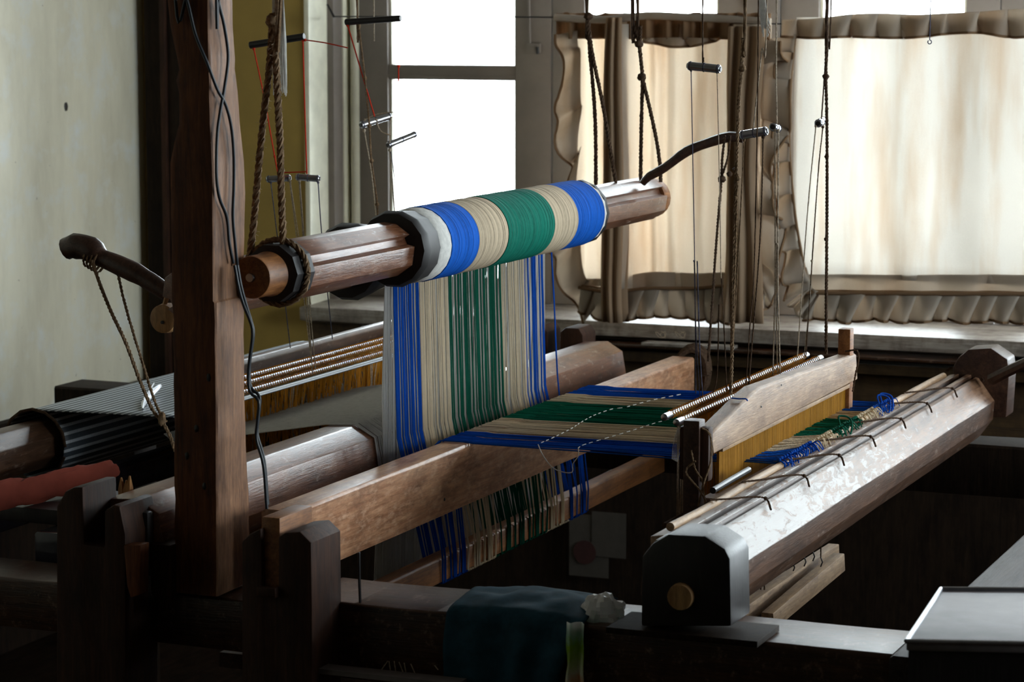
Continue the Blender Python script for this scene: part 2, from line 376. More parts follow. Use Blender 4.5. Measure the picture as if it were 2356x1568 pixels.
# window bolt on the stile between the first two casements
t = thing('window_bolt', P(1228, 118, y=GY-.03), 'small painted metal bolt on the stile right of the bare window panes', 'bolt')
Yb = GY-.032
B().tube(HY([(1217, -20), (1219, 100)], Yb), .003, 6).make('bolt_rod', 'frame', t)
a = P(1212, 100, y=Yb); b_ = P(1243, 122, y=Yb)
B().box(a.x, b_.x, Yb-.003, Yb+.006, b_.z, a.z).make('keeper_plate', 'frame', t, bevel=.001)
B().tube(HY([(1236, 108), (1237, 124)], Yb-.004), .004, 6).make('knob', 'dmetal', t)
# nail and curtain wire
NY = 5.93
t = thing('curtain_wire', P(770, 38, y=NY), 'thin dark wire stretched from a bent nail across the bare window to the curtains', 'wire')
B().tube(smooth(HY([(770, 38), (1290, 40), (1800, 55), (2700, 35)], NY), .1), .0017, 6).make('wire', 'dmetal', t)
B().tube([P(753, 10, y=NY), P(768, 38, y=NY), P(768, 40, y=WY+.05)], .0028, 6).make('nail', 'dmetal', t)
# nail hole in the left wall
B().ball(P(152, 245, x=XL+.001), .012, 10, 6, (.2, .6, 1)).make('plaster_hole', 'black', label='small dark knot-like mark high on the pale left wall', cat='mark')

# ================================================================== CURTAINS
CY = 5.9
def plan(pts, step):        # pts: (px, dy) plan path of a hanging cloth
    q = [Vector((P(a, 400, y=CY).x, CY+d, 0)) for a, d in pts]; return smooth(q, step)
def hang(path, z0, z1, rows=14, sway=.0, bot=1.0, amp=0):
    out = []; c = sum((p.x for p in path))/len(path)
    for r in range(rows+1):
        t = r/rows; z = z1+(z0-z1)*t
        out.append([Vector((c+(p.x-c)*(1+(bot-1)*t)+sway*noise.noise(Vector((p.x*9, z*3, 0))), p.y+(amp*t+.006)*noise.noise(Vector((p.x*14, z*4, 3))), z)) for p in path])
    return out
def lerp_line(pts, t):
    L = [0]
    for a, b in zip(pts, pts[1:]): L.append(L[-1]+(b-a).length)
    d = t*L[-1]
    for i in range(len(pts)-1):
        if d <= L[i+1] or i == len(pts)-2: return pts[i].lerp(pts[i+1], (d-L[i])/max(1e-9, L[i+1]-L[i]))
def ruffle(inner, outer, n, Y, depth=.012, fold=.5, flare=.35, rows=8, seed=1):
    a = smooth(HY(inner, Y), .02); b = smooth(HY(outer, Y), .02); rnd = random.Random(seed)
    ph = [rnd.uniform(-.35, .35) for _ in range(n+2)]; dp = [rnd.uniform(.6, 1.3) for _ in range(n+2)]
    cols = n*12; G = []
    for r in range(rows+1):
        s = r/rows; row = []
        for k in range(cols+1):
            t = k/cols; ci = t*n; j = min(int(ci), n-1); f = ci-j
            fo = fold*(1-.75*s)*dp[j]                                # pleats overlap at the stitching, open towards the free edge
            off = fo*math.sin(2*math.pi*f)*1.0/n*.5
            tt = min(1, max(0, t+off+ph[j]*math.sin(math.pi*f)**2/n*.5))
            p = lerp_line(a, tt).lerp(lerp_line(b, tt), s)
            dy = -depth*(.5+flare*s*2)*dp[j]*math.sin(2*math.pi*f+.6)
            row.append(p+Vector((0, dy, 0)))
        G.append(row)
    return G
def hemline(row, w_=.0032):
    return B().tube([p+Vector((0, -.0008, 0)) for p in row], w_, 5)
def curtain_part(G, name, mat, t, hem=True, last=True):
    o = B().grid(G).make(name, mat, t, solid=.0004, ang=180)
    if hem: sub(o, hemline(G[-1]), 'hem_stitching', 'hem')
    return o
# left curtain
cl = thing('left_curtain', P(1520, 745, y=CY), 'gathered cream ruffled half-curtain with dark folds, left one, behind the crank stick', 'curtain')
path = [(1322, 0), (1345, .02), (1375, 0), (1395, .012), (1443, -.01), (1446, -.016), (1408, -.03), (1405, -.036), (1440, -.046), (1447, -.05), (1468, -.01), (1490, .012), (1512, -.012), (1530, .01), (1560, -.014), (1590, .012), (1625, -.01), (1655, .014),
        (1700, .0), (1704, -.008), (1684, -.014), (1682, -.02), (1726, -.026), (1732, -.03), (1705, -.038), (1702, -.044), (1748, -.05), (1762, -.03), (1772, -.02)]
zt, zb = P(1500, 55, y=CY).z, P(1500, 662, y=CY).z
curtain_part(hang(plan(path, .006), zb, zt, 16, .012, 1.0, .012), 'cloth_panel', 'warmc', cl, False)
hd = [(1286+i*9.2, -.02+.012*math.sin(i*1.3)+.008*math.sin(i*2.9)) for i in range(54)]
hz1, hz0 = P(1500, 30, y=CY).z, P(1500, 90, y=CY).z
G = hang(plan(hd, .005), hz0, hz1, 6, .004); 
for k, p in enumerate(G[0]): p.z += .006*noise.noise(Vector((p.x*40, 0, 0)))
curtain_part(G, 'gathered_header', 'hem', cl, False)
B().tube(smooth([Vector((wx(px, CY), CY-.035, P(px, py, y=CY).z)) for px, py in [(1288, 40), (1400, 45), (1500, 36), (1600, 40), (1690, 44), (1780, 50)]], .01), .009, 8).make('header_roll', 'ruffle', cl)
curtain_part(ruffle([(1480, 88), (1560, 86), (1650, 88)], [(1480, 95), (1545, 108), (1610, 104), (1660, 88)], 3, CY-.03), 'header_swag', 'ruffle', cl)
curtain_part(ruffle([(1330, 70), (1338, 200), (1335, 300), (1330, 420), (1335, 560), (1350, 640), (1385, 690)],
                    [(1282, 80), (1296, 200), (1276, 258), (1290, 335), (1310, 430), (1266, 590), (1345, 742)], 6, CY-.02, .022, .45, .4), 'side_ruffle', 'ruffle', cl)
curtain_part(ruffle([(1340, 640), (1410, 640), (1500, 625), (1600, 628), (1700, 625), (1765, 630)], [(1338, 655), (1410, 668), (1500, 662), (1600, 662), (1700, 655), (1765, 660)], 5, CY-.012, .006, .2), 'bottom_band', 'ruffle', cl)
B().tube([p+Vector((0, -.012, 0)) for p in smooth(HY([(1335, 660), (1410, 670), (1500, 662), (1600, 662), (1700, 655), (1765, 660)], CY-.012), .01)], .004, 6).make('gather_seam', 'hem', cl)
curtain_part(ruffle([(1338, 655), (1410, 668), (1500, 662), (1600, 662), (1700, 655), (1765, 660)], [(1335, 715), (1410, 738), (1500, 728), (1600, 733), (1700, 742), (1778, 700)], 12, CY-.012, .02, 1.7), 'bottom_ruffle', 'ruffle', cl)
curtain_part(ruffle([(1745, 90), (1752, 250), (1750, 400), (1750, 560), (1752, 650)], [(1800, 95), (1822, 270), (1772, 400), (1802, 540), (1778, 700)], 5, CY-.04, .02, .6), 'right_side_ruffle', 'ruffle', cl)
# the dark gathered fold hanging down the middle
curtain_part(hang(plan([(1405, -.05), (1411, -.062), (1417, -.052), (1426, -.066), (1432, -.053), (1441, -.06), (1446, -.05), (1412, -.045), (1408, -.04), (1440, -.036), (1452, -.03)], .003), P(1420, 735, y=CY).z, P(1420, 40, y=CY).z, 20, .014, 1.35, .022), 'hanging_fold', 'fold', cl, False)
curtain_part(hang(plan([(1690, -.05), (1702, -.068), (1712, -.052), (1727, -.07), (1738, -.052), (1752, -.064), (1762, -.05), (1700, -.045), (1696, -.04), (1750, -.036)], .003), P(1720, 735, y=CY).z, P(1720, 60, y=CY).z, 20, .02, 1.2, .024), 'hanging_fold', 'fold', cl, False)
# right curtain
cr = thing('right_curtain', P(2100, 745, y=CY), 'broad cream translucent half-curtain with pleated ruffle border, right one', 'curtain')
rp = [(1826, 0)]+[(1826+i*44, .014*math.sin(i*1.7)+.008*math.sin(i*.9)) for i in range(1, 21)]
curtain_part(hang(plan(rp, .01), P(2000, 640, y=CY).z, P(2000, 40, y=CY).z, 16, .004, 1.0, .006), 'cloth_panel', 'curtain', cr, False)
def gx(y0, y1, n=8, a=1812, b=2720, w_=6, sd=1):
    rn = random.Random(sd); return [(a+(b-a)*i/n, y0+(y1-y0)*i/n+rn.uniform(-w_, w_)) for i in range(n+1)]
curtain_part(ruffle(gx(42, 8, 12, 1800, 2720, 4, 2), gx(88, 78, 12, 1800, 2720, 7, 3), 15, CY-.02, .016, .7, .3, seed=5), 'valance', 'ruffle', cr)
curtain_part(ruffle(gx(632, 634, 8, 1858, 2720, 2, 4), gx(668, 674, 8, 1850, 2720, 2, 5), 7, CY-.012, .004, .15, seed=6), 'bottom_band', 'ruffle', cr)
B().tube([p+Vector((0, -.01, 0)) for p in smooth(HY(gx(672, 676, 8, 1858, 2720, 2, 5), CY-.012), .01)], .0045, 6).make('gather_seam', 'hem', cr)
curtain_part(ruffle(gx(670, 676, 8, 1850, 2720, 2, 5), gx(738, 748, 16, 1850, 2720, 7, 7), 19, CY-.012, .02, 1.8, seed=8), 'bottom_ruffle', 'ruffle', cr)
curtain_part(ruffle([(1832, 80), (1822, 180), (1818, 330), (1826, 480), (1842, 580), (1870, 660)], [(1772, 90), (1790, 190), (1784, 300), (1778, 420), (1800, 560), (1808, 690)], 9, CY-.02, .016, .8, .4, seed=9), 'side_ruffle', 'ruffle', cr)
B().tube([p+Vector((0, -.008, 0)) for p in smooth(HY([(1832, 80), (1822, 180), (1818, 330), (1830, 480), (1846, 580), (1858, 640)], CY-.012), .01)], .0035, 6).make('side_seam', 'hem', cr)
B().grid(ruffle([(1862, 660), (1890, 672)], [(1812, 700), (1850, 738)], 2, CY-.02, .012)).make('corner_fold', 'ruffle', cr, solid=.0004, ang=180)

# ================================================================== LOOM TIMBER
ZR = .722
fr = thing('loom_frame', (-1.5, 3.28, 0), 'heavy dark timber loom frame with slotted bracket posts and tall post, holding both looms', 'loom frame')
def rail(x0, x1, y0, y1, z0, z1, mat, seed=0):
    return B().prism_x([(y0, z0), (y0, z1-.004), (y0+.004, z1), (y1, z1), (y1, z0)], x0, x1, 40, .003, seed).make('rail', mat, fr, bevel=.0015)
rail(-3.0, -1.60, 3.23, 3.345, .635, .712, 'darkx')
rail(-1.66, -.803, 3.225, 3.365, .615, .724, 'darkx', 3)
rail(-3.2, .4, 5.02, 5.14, .60, .70, 'vdark', 5)
rail(-1.62, -.81, 3.3, 3.36, .33, .40, 'darkx', 6)
def leg(x0, x1, y0, y1): return B().prism_z([(x0, y0), (x1, y0), (x1, y1), (x0, y1)], 0, .64, 5, .002).make('leg', 'vdark', fr, bevel=.003)
leg(-2.95, -2.86, 3.23, 3.34); leg(-.91, -.82, 3.24, 3.34); leg(-3.1, -3.0, 5.03, 5.13); leg(.1, .2, 5.03, 5.13)
# bracket posts (forked tops)
def bracket(rings, name='bracket_post', y0=3.14, y1=3.232, mat='dark'):
    for prof in rings:
        B().add([(x, y, z) for y in (y0, y1) for x, z in prof], []).v
    bd = B()
    for prof in rings:
        n = len(prof); bd.add([(x, y0, z) for x, z in prof]+[(x, y1, z) for x, z in prof],
            [tuple(range(n)), tuple(range(n, 2*n))[::-1]]+[(i, (i+1) % n, n+(i+1) % n, n+i) for i in range(n)])
    return bd.make(name, mat, fr, bevel=.003)
def pz(pts, Y=3.14): return [(p.x, p.z) for p in (P(a, b, y=Y) for a, b in pts)]
bracket([pz([(130, 2600), (130, 1165), (150, 1130), (170, 1120), (190, 1120), (193, 1252), (240, 1258), (240, 1175), (262, 1160), (275, 1165), (288, 1230), (290, 2600)])])
bracket([pz([(556, 2600), (556, 1245), (575, 1228), (600, 1215), (603, 1360), (640, 1368), (640, 1235), (655, 1225), (690, 1222), (716, 1248), (718, 1400), (716, 2600)])])
sub_ = B().box(P(603, 1300, y=3.15).x, P(645, 1300, y=3.15).x, 3.150, 3.25, .735, P(630, 1190, y=3.15).z).make('wedge', 'board2', fr, bevel=.003)
B().box(P(598, 1300, y=3.14).x, P(642, 1300, y=3.14).x, 3.128, 3.14, P(600, 1368, y=3.14).z, P(600, 1345, y=3.14).z).make('cleat', 'dark', fr, bevel=.002)
B().box(P(646, 1300, y=3.235).x, P(690, 1300, y=3.235).x, 3.236, 3.26, .72, P(660, 1170, y=3.24).z).make('slot_cheek', 'dark', fr, bevel=.003)
# small uprights between left bracket and post
B().add(*(lambda a, b: ([(x, y, z) for y in (3.13, 3.155) for x, z in a], [(0, 1, 2, 3, 4), (9, 8, 7, 6, 5)]+[(i, (i+1) % 5, 5+(i+1) % 5, 5+i) for i in range(5)]))(pz([(292, 1250), (332, 1250), (330, 1365), (308, 1372), (300, 1345)]), 0)).make('hanging_wedge', 'post', fr, bevel=.003)
B().box(P(345, 1300, y=3.2).x, P(392, 1300, y=3.2).x, 3.2, 3.24, .712, P(345, 1250, y=3.2).z).make('block', 'dark', fr, bevel=.003)
# tall post with waney edge
rows = [(-900, 380, 478, 532), (-300, 380, 478, 532), (0, 383, 480, 534), (60, 392, 481, 536), (135, 405, 482, 540), (160, 411, 483, 540), (185, 403, 484, 543), (215, 411, 484, 547), (285, 412, 486, 552), (330, 399, 488, 556), (375, 390, 490, 561), (450, 391, 491, 564),
        (560, 393, 492, 562), (640, 394, 492, 560), (688, 395, 493, 560), (692, 395, 496, 560), (780, 397, 497, 561), (920, 399, 499, 562), (1020, 400, 499, 565), (1180, 401, 500, 573), (1362, 401, 500, 574)]
PY = 3.215; rings = []; cor = []
for (y, l, mm, r_) in rows:
    a = P(l, y, y=PY); b_ = P(mm, y, y=PY); yb = P(r_, y, x=b_.x-.002).y; z = a.z
    cor.append((a.x, b_.x, yb, z))
fine = []
for (a, b_) in zip(cor, cor[1:]):
    n = max(1, int(abs(a[3]-b_[3])/.02))
    for k in range(n): fine.append([a[q]+(b_[q]-a[q])*k/n for q in range(4)])
fine.append(cor[-1])
for a, b_, yb, z in fine:
    j = .0018*noise.noise(Vector((0, 0, z*30)))
    rings.append([Vector((a+j*2, PY+.002, z)), Vector((a+.006, PY, z)), Vector((b_-.002, PY+j, z)), Vector((b_, PY+.003, z)), Vector((b_-.002+j, yb, z)), Vector((a+j, yb, z))])
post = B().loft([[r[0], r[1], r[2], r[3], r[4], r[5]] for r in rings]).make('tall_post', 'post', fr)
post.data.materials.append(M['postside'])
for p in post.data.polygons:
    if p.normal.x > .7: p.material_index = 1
for (hx_, hy_) in [(430, 1048), (470, 1118), (452, 985), (480, 868)]:
    B().ball(P(hx_, hy_, y=PY), .005, 8, 6, (.7, .25, 1.2)).make('knot', 'black', fr)
for (hx_, hy_, s_) in [(527, 770, 3.6), (523, 965, 1), (550, 965, 1), (547, 1018, 1), (535, 1000, .7), (545, 720, 1.4), (514, 712, 1)]:
    B().ball(P(hx_, hy_, x=cor[-1][1]), .0045, 8, 6, (.12, .7, s_*1.3)).make('knot', 'black', fr)

# boards lying across the rails
def beam(name, prof, y0, y1, mat, label, cat='beam', seg=14, jit=.0012, bevel=.002, seed=0):
    return B().prism_y(prof, y0, y1, seg, jit, seed).make(name, mat, label=label, cat=cat, bevel=bevel)
bt = thing('back_beam', (-1.715, 3.25, .735), 'long honey-brown board on edge that the blue, beige and green warp passes over', 'beam')
B().prism_y([(-1.742, .737), (-1.742, .833), (-1.736, .838), (-1.692, .838), (-1.688, .834), (-1.688, .737)], 3.27, 5.07, 16, .001).make('board', 'board', bt, bevel=.0015)
B().ball(P(1023, 1148, x=-1.688), .003, 8, 5, (.3, 1, 1)).make('knot', 'black', bt)
lt = beam('lower_beam', [(-1.766, .603), (-1.766, .643), (-1.762, .645), (-1.738, .645), (-1.735, .642), (-1.735, .603)], 3.37, 5.04, 'board2', 'lower amber board under the honey-brown board, with yarn passing round its foot', seed=3)
# left loom octagonal back beam
bx, bz = -1.93, .80
bo = [(-.062, .018), (-.036, .046), (.018, .05), (.052, .03), (.060, -.02), (.030, -.055), (-.03, -.055), (-.058, -.02)]
bo = [(bx+a, bz+b_) for a, b_ in bo]
gb = thing('glossy_beam', (bx, 3.22, .72), 'glossy chamfered brown beam left of the honey-brown board, white yarn lapped over it', 'beam')
B().prism_y(bo, 3.215, 5.16, 24, .0008, 2).make('beam_body', 'roller', gb, bevel=.003, ang=22)
B().box(bx-.05, bx+.045, 3.195, 3.214, .74, .835).make('end_board', 'black', gb, bevel=.006)
# stumps on the far rail
for px, pt, wd in ((1262, 742, 12), (1330, 748, 26)):
    a = P(px-wd, pt, y=5.2); b_ = P(px+wd, pt, y=5.2)
    B().prism_y([(a.x, .70), (a.x, a.z-.01), (a.x+.012, a.z), (b_.x-.01, a.z), (b_.x, a.z-.015), (b_.x, .70)], 5.16, 5.24, 2).make('bracket_stump', 'dark', fr, bevel=.003)
B().box(P(1375, 900, y=5.1).x, P(1400, 900, y=5.1).x, 5.06, 5.13, .60, P(1380, 850, y=5.1).z).make('block', 'dark', fr, bevel=.003)
# knotted cloth round the far end of the board
t = thing('rope_coil', P(1620, 810, y=5.0), 'dark rope coil round the far end of the honey-brown board', 'rope')
for k in range(3):
    B().tube(smooth([Vector((-1.70+.034*math.cos(q*math.pi/5), 5.08+.010*k+.006*math.sin(q), .80+.050*math.sin(q*math.pi/5)+.003*k)) for q in range(11)], .01), .007, 6).make('turn', 'drope', t)

# ================================================================== UPPER WARP ROLLERS
RX, RZ = -1.762, 1.169
def octg(r, n=8, rot=.3927, sx=1): return [(r*math.cos(2*math.pi*i/n+rot)*sx, r*math.sin(2*math.pi*i/n+rot)) for i in range(n)]
def roller_profile(cx, cz, s=1.0, tilt=.15):
    half = [(-.010, .039), (.008, .037), (.030, .022), (.022, .017), (.026, .008), (.038, .005), (.034, -.022)]
    return [(cx+a*s, cz+b*s) for a, b in half+[(-a, -b) for a, b in half]]
# Y boundaries of the colour bands
zs = .95
Yw = [P(905, 800, x=-1.82).y, P(968, 800, x=-1.82).y, P(1035, 800, x=-1.82).y, P(1157, 800, x=-1.82).y, P(1210, 800, x=-1.82).y, P(1262, 800, x=-1.82).y]
Yr = [P(a, b_, x=RX+.061).y for a, b_ in ((1040, 560), (1103, 548), (1170, 530), (1277, 500), (1331, 480), (1392, 465))]
print('bands', Yw, Yr)
Y = Yr
ra = thing('striped_warp_roller', (RX, 3.3, RZ-.06), 'roped-up wooden warp roller wound with blue, beige and green yarn bands', 'roller')
beamA = B().prism_y(roller_profile(RX, RZ+.001, 1.1), 3.40, 4.985, 20, .0004, 4).make('beam_body', 'roller', ra, bevel=.0012, ang=22)
B().lathe_y(RX, RZ, [(3.285, .020), (3.287, .030), (3.29, .031), (3.335, .031), (3.338, .033), (3.345, .026), (3.41, .026)], 40).make('spool_end', 'board2', ra)
B().lathe_y(RX, RZ, [(3.281, .002), (3.281, .006), (3.287, .007)], 16).make('axle_pin', 'metal', ra)
B().lathe_y(RX, RZ, [(3.345, .03), (3.348, .043), (3.40, .045), (3.405, .04)], 10).make('dark_hub', 'collar', ra)
B().lathe_y(RX, RZ, [(4.98, .038), (4.985, .0405), (5.01, .040), (5.023, .034), (5.029, .02)], 20).make('far_hub', 'board2', ra)
# black collar and paper strip
B().lathe_y(RX, RZ, [(Y[0]-.103, .045), (Y[0]-.102, .058), (Y[0]-.09, .0625), (Y[0]-.078, .060), (Y[0]-.042, .0595), (Y[0]-.036, .057)], 14).make('black_collar', 'collar', ra)
def band(y0, y1, r, mat, nm, seed, n=56):
    rn = random.Random(seed); k = int((y1-y0)/.0014); prof = [(y0, r-.004)]
    rr = r
    for i in range(k):
        y = y0+(y1-y0)*(i+.5)/k; prof.append((y, r+rn.uniform(-.0004, .0004)+.0006*noise.noise(Vector((y*30, seed, 0)))))
    prof.append((y1, r-.004)); return B().lathe_y(RX, RZ, prof, n).make(nm, mat, ra, ang=60)
pap = B().lathe_y(RX, RZ, [(Y[0]-.04, .0575), (Y[0]-.035, .0605), (Y[0]-.0, .0608), (Y[0]+.003, .058)], 22).make('paper_strip', 'white', ra, label='torn strip of white printed paper')
nb = ['yblue', 'ybeige', 'ygreen', 'ybeige', 'yblue']; nn = ['blue_yarn_band', 'beige_yarn_band', 'green_yarn_band', 'beige_yarn_band', 'blue_yarn_band']
for i in range(5): band(Y[i], Y[i+1], .0615+(.0006 if i == 2 else 0), nb[i], nn[i], i)
B().lathe_y(RX, RZ, [(Y[5]-.002, .055), (Y[5]+.002, .060), (Y[5]+.012, .0605), (Y[5]+.016, .054)], 16).make('paper_strip', 'white', ra)
B().lathe_y(RX, RZ, [(Y[5]+.008, .055), (Y[5]+.012, .0615), (Y[5]+.022, .062), (Y[5]+.027, .05)], 13).make('black_collar', 'collar', ra)
# crank stick through the far end
st = smooth([P(1478, 422, y=4.86), P(1493, 406, y=4.86), P(1530, 385, y=4.86), P(1580, 348, y=4.86), P(1630, 328, y=4.86), P(1680, 314, y=4.86), P(1712, 318, y=4.86)], .012)
rad = [.007+.003*math.sin(min(1, i/len(st)*1.6)*math.pi/2)+.0014*noise.noise(p*25) for i, p in enumerate(st)]
B().tube(st, rad, 10).make('crank_stick', 'lever', ra, label='dark bent stick sloping up from far end')

# second roller behind (white warp of the left loom)
R2X, R2Z = -1.905, 1.132
rb = thing('white_warp_roller', (R2X, 3.35, R2Z-.06), 'second wooden roller behind and below the striped one, wound with white yarn', 'roller')
B().prism_y(roller_profile(R2X, R2Z, 1.05), 3.35, 5.0, 20, .0004, 8).make('beam_body', 'roller', rb, bevel=.0012, ang=22)
B().lathe_y(R2X, R2Z, [(3.88, .045), (3.882, .06), (3.9, .066), (3.93, .062), (3.97, .058)], 14).make('black_collar', 'collar', rb)
B().lathe_y(R2X, R2Z, [(3.965, .05), (3.968, .056), (3.975, .0565), (4.0, .056), (4.005, .05)], 20).make('paper_strip', 'white', rb)
B().lathe_y(R2X, R2Z, [(4.003, .05), (4.006, .054), (4.72, .054), (4.724, .05)], 40).make('white_yarn_band', 'twhite', rb)

# ================================================================== WARPS
def strands(y0, y1, n, pathf, r, seed, jit=.0006, steps=None, clump=0):
    rn = random.Random(seed); b = B()
    for i in range(n):
        u = (i+.5+rn.uniform(-.35, .35))/n
        if clump: u += clump/n*math.sin(i*1.1+seed)+clump*.6/n*math.sin(i*.43)
        y = y0+(y1-y0)*min(1, max(0, u))
        pts = pathf(y, i, rn); rr = r*rn.uniform(.8, 1.25)
        b.tube([p+Vector((rn.uniform(-jit, jit), rn.uniform(-jit, jit)*1.5, 0)) for p in pts], rr, 4, False)
    return b
# right loom: from roller, down round the lower board, up over the honey board, to heddles, reed and tie rod
wr = thing('striped_warp', (-1.82, 4.2, .57), 'blue, beige and green striped warp hanging from the roller and running flat to the reed', 'warp')
BZ = .8405
def hangp(y, i, rn):
    a = (y-Yw[0])/(Yw[5]-Yw[0]); yt = Yr[0]+.02+(Yr[5]-.01-Yr[0]-.02)*a
    yt = .7*y+.3*yt
    k = rn.uniform(-.003, .003)
    return [Vector((RX-.0625, yt, RZ)), Vector((RX-.0605, yt, RZ-.03)), Vector((-1.822, .5*(y+yt), 1.05)), Vector((-1.817, y+k*.3, .84)), Vector((-1.772+k*.5, y+k, .64)), Vector((-1.769, y, .603)), Vector((-1.765, y, .6005)), Vector((-1.735, y, .6)), Vector((-1.732, y, .603))]
def backp(y, i, rn):
    k = rn.choice((-.006, -.003, 0, .003, .006)); y2 = y+k
    return [Vector((-1.7325, y, .6025)), Vector((-1.7325, y+k*.2, .645)), Vector((-1.7445, y2, .745)), Vector((-1.744, y2, .834)), Vector((-1.738, y2, BZ))]
YB = [P(1060, 1012, x=-1.70).y, 0, 0, 0, 0, P(1375, 888, x=-1.72).y]
for k, (a, b_) in enumerate(((1105, 989), (1188, 957), (1290, 920), (1335, 902)), 1): YB[k] = P(a, b_, x=-1.71).y
print('YB', YB)
YR = [YB[0]+(YB[5]-YB[0])*q for q in (0, .2, .38, .64, .82, 1)]     # equal order at the reed
TR = [P(1795, 1082, x=-1.152).y, P(1870, 1035, x=-1.152).y, P(1915, 1005, x=-1.152).y, P(1975, 965, x=-1.152).y, P(2012, 940, x=-1.152).y, P(2050, 917, x=-1.152).y]
print('TR', TR)
def mapy(y, A, Bv):
    for i in range(5):
        if y <= A[i+1] or i == 4: return Bv[i]+(Bv[i+1]-Bv[i])*(y-A[i])/(A[i+1]-A[i])
def flatp(y, i, rn):
    s = (-1, 1)[i % 2]*.0022; yb = y; k = rn.uniform(-.002, .002)
    return [Vector((-1.738, yb, BZ)), Vector((-1.70, yb, BZ+.0005)), Vector((-1.684, yb+k*.2, BZ-.001+s*.1)), Vector((-1.50, yb+k, BZ+s*.7)), Vector((-1.30, yb+k*.5, BZ+s*1.6)), Vector((-1.24, yb, BZ+s))]
TX, TZ = -1.152, .8385
def tail(y, i, rn):
    g = round(mapy(y, YB, TR)/.011)*.011 if rn.random() < .75 else mapy(y, YB, TR)
    return [Vector((-1.24, y, BZ)), Vector((-1.20, y*.75+g*.25, BZ+rn.uniform(-.002, .002))), Vector((TX-.008, g+rn.uniform(-.001, .001), TZ+.003)), Vector((TX, g, TZ+.0085))]
tm = ['tblue', 'tbeige', 'tgreen', 'tbeige', 'tblue']; tn = ['blue_strands', 'beige_strands', 'green_strands', 'beige_strands', 'blue_strands']
fm = ['fblue', 'fbeige', 'fgreen', 'fbeige', 'fblue']
cnt = [20, 24, 34, 17, 12]
for i in range(5):
    gp = 1 if i < 4 else 1
    strands(Yw[i], Yw[i+1]+(-.004), cnt[i], hangp, .0015, 20+i, .0005, clump=.95).make(tn[i], tm[i], wr, kind='stuff')
    strands(Yw[i]*.6+YB[i]*.4, Yw[i+1]*.6+YB[i+1]*.4-.004, max(10, int(cnt[i]*.55)), backp, .0017, 30+i, .0006, clump=1.1).make(tn[i], tm[i], wr, kind='stuff')
    n2 = int((YB[i+1]-YB[i])/.0044)
    strands(YB[i], YB[i+1], n2, flatp, .0012, 40+i, .0009, clump=1.3).make(tn[i], fm[i], wr, kind='stuff')
    strands(YB[i], YB[i+1], int(n2*.55), tail, .0011, 50+i, .0004).make(tn[i], fm[i], wr, kind='stuff')
# stray blue strand hanging apart from the edge
B().tube(smooth([Vector((RX-.06, Yw[5]+.012, RZ-.03)), Vector((-1.82, Yw[5]+.028, 1.0)), Vector((-1.812, Yw[5]+.04, .80)), Vector((-1.772, Yw[5]+.04, .605))], .05), .0016, 5).make('stray_strand', 'tblue', wr)
# lease cord (white running stitch across the warp)
for nm, pts in (('lease_cord', [(1245, 1018), (1275, 1005), (1315, 985), (1335, 972), (1362, 957), (1385, 948), (1410, 940), (1440, 936), (1500, 920), (1570, 906)]), ('lease_cord', [(1330, 1030), (1345, 1022), (1400, 1006), (1460, 988), (1500, 975), (1545, 962)])):
    q = smooth([P(a, b_, z=BZ+.003) for a, b_ in pts], .006); b = B()
    for i in range(0, len(q)-3, 4): b.tube(q[i:i+3], .0009, 4)
    b.make(nm, 'white', wr)
lc = thing('loose_white_thread', P(1310, 1085, y=3.95), 'loose white thread end looping below the near edge of the blue warp', 'thread')
B().tube(smooth([P(1238, 1022, y=3.88), P(1248, 1045, y=3.86), P(1268, 1072, y=3.86), P(1290, 1084, y=3.86), P(1316, 1086, y=3.87), P(1318, 1066, y=3.88), P(1330, 1050, y=3.88), P(1331, 1030, y=3.89)], .005), .0009, 5).make('thread', 'white', lc)
# left loom: white warp
ww = thing('white_warp', (-1.87, 4.3, .57), 'sheer white warp hanging behind the striped one and lapping the glossy beam', 'warp')
W0, W1 = P(873, 850, x=-1.868).y, 4.66
def whang(y, i, rn):
    return [Vector((R2X+.052, y, R2Z)), Vector((-1.858, y, 1.08)), Vector((-1.862+rn.uniform(-.004, .004), y, .9)), Vector((-1.862, y+.003, .70)), Vector((-1.865, y, .585))]
strands(W0, W1, 420, whang, .0009, 61, .001).make('hanging_strands', 'twhite', ww, kind='stuff')
def wlap(y, i, rn):
    k = rn.uniform(-.003, .003); y = y-.02
    return [Vector((-1.875, y+k, .585)), Vector((bx+.063, y, bz-.03)), Vector((bx+.064, y, bz-.018)), Vector((bx+.055, y, bz+.032)), Vector((bx+.02, y, bz+.053)), Vector((bx-.036, y, bz+.0495)), Vector((-2.12, y+.01+k, .822)), Vector((-2.27, y+.02, .795)), Vector((-2.292, y+.02, .81))]
strands(W0+.01, W1, 300, wlap, .0009, 62, .0008).make('lapped_strands', 'twhite', ww, kind='stuff')
tl = B().box(-1.885, -1.845, 3.40, 5.12, .56, .583).make('warp_bar', 'lever', label='thin dark bar under the white warp below the glossy beam', cat='bar')

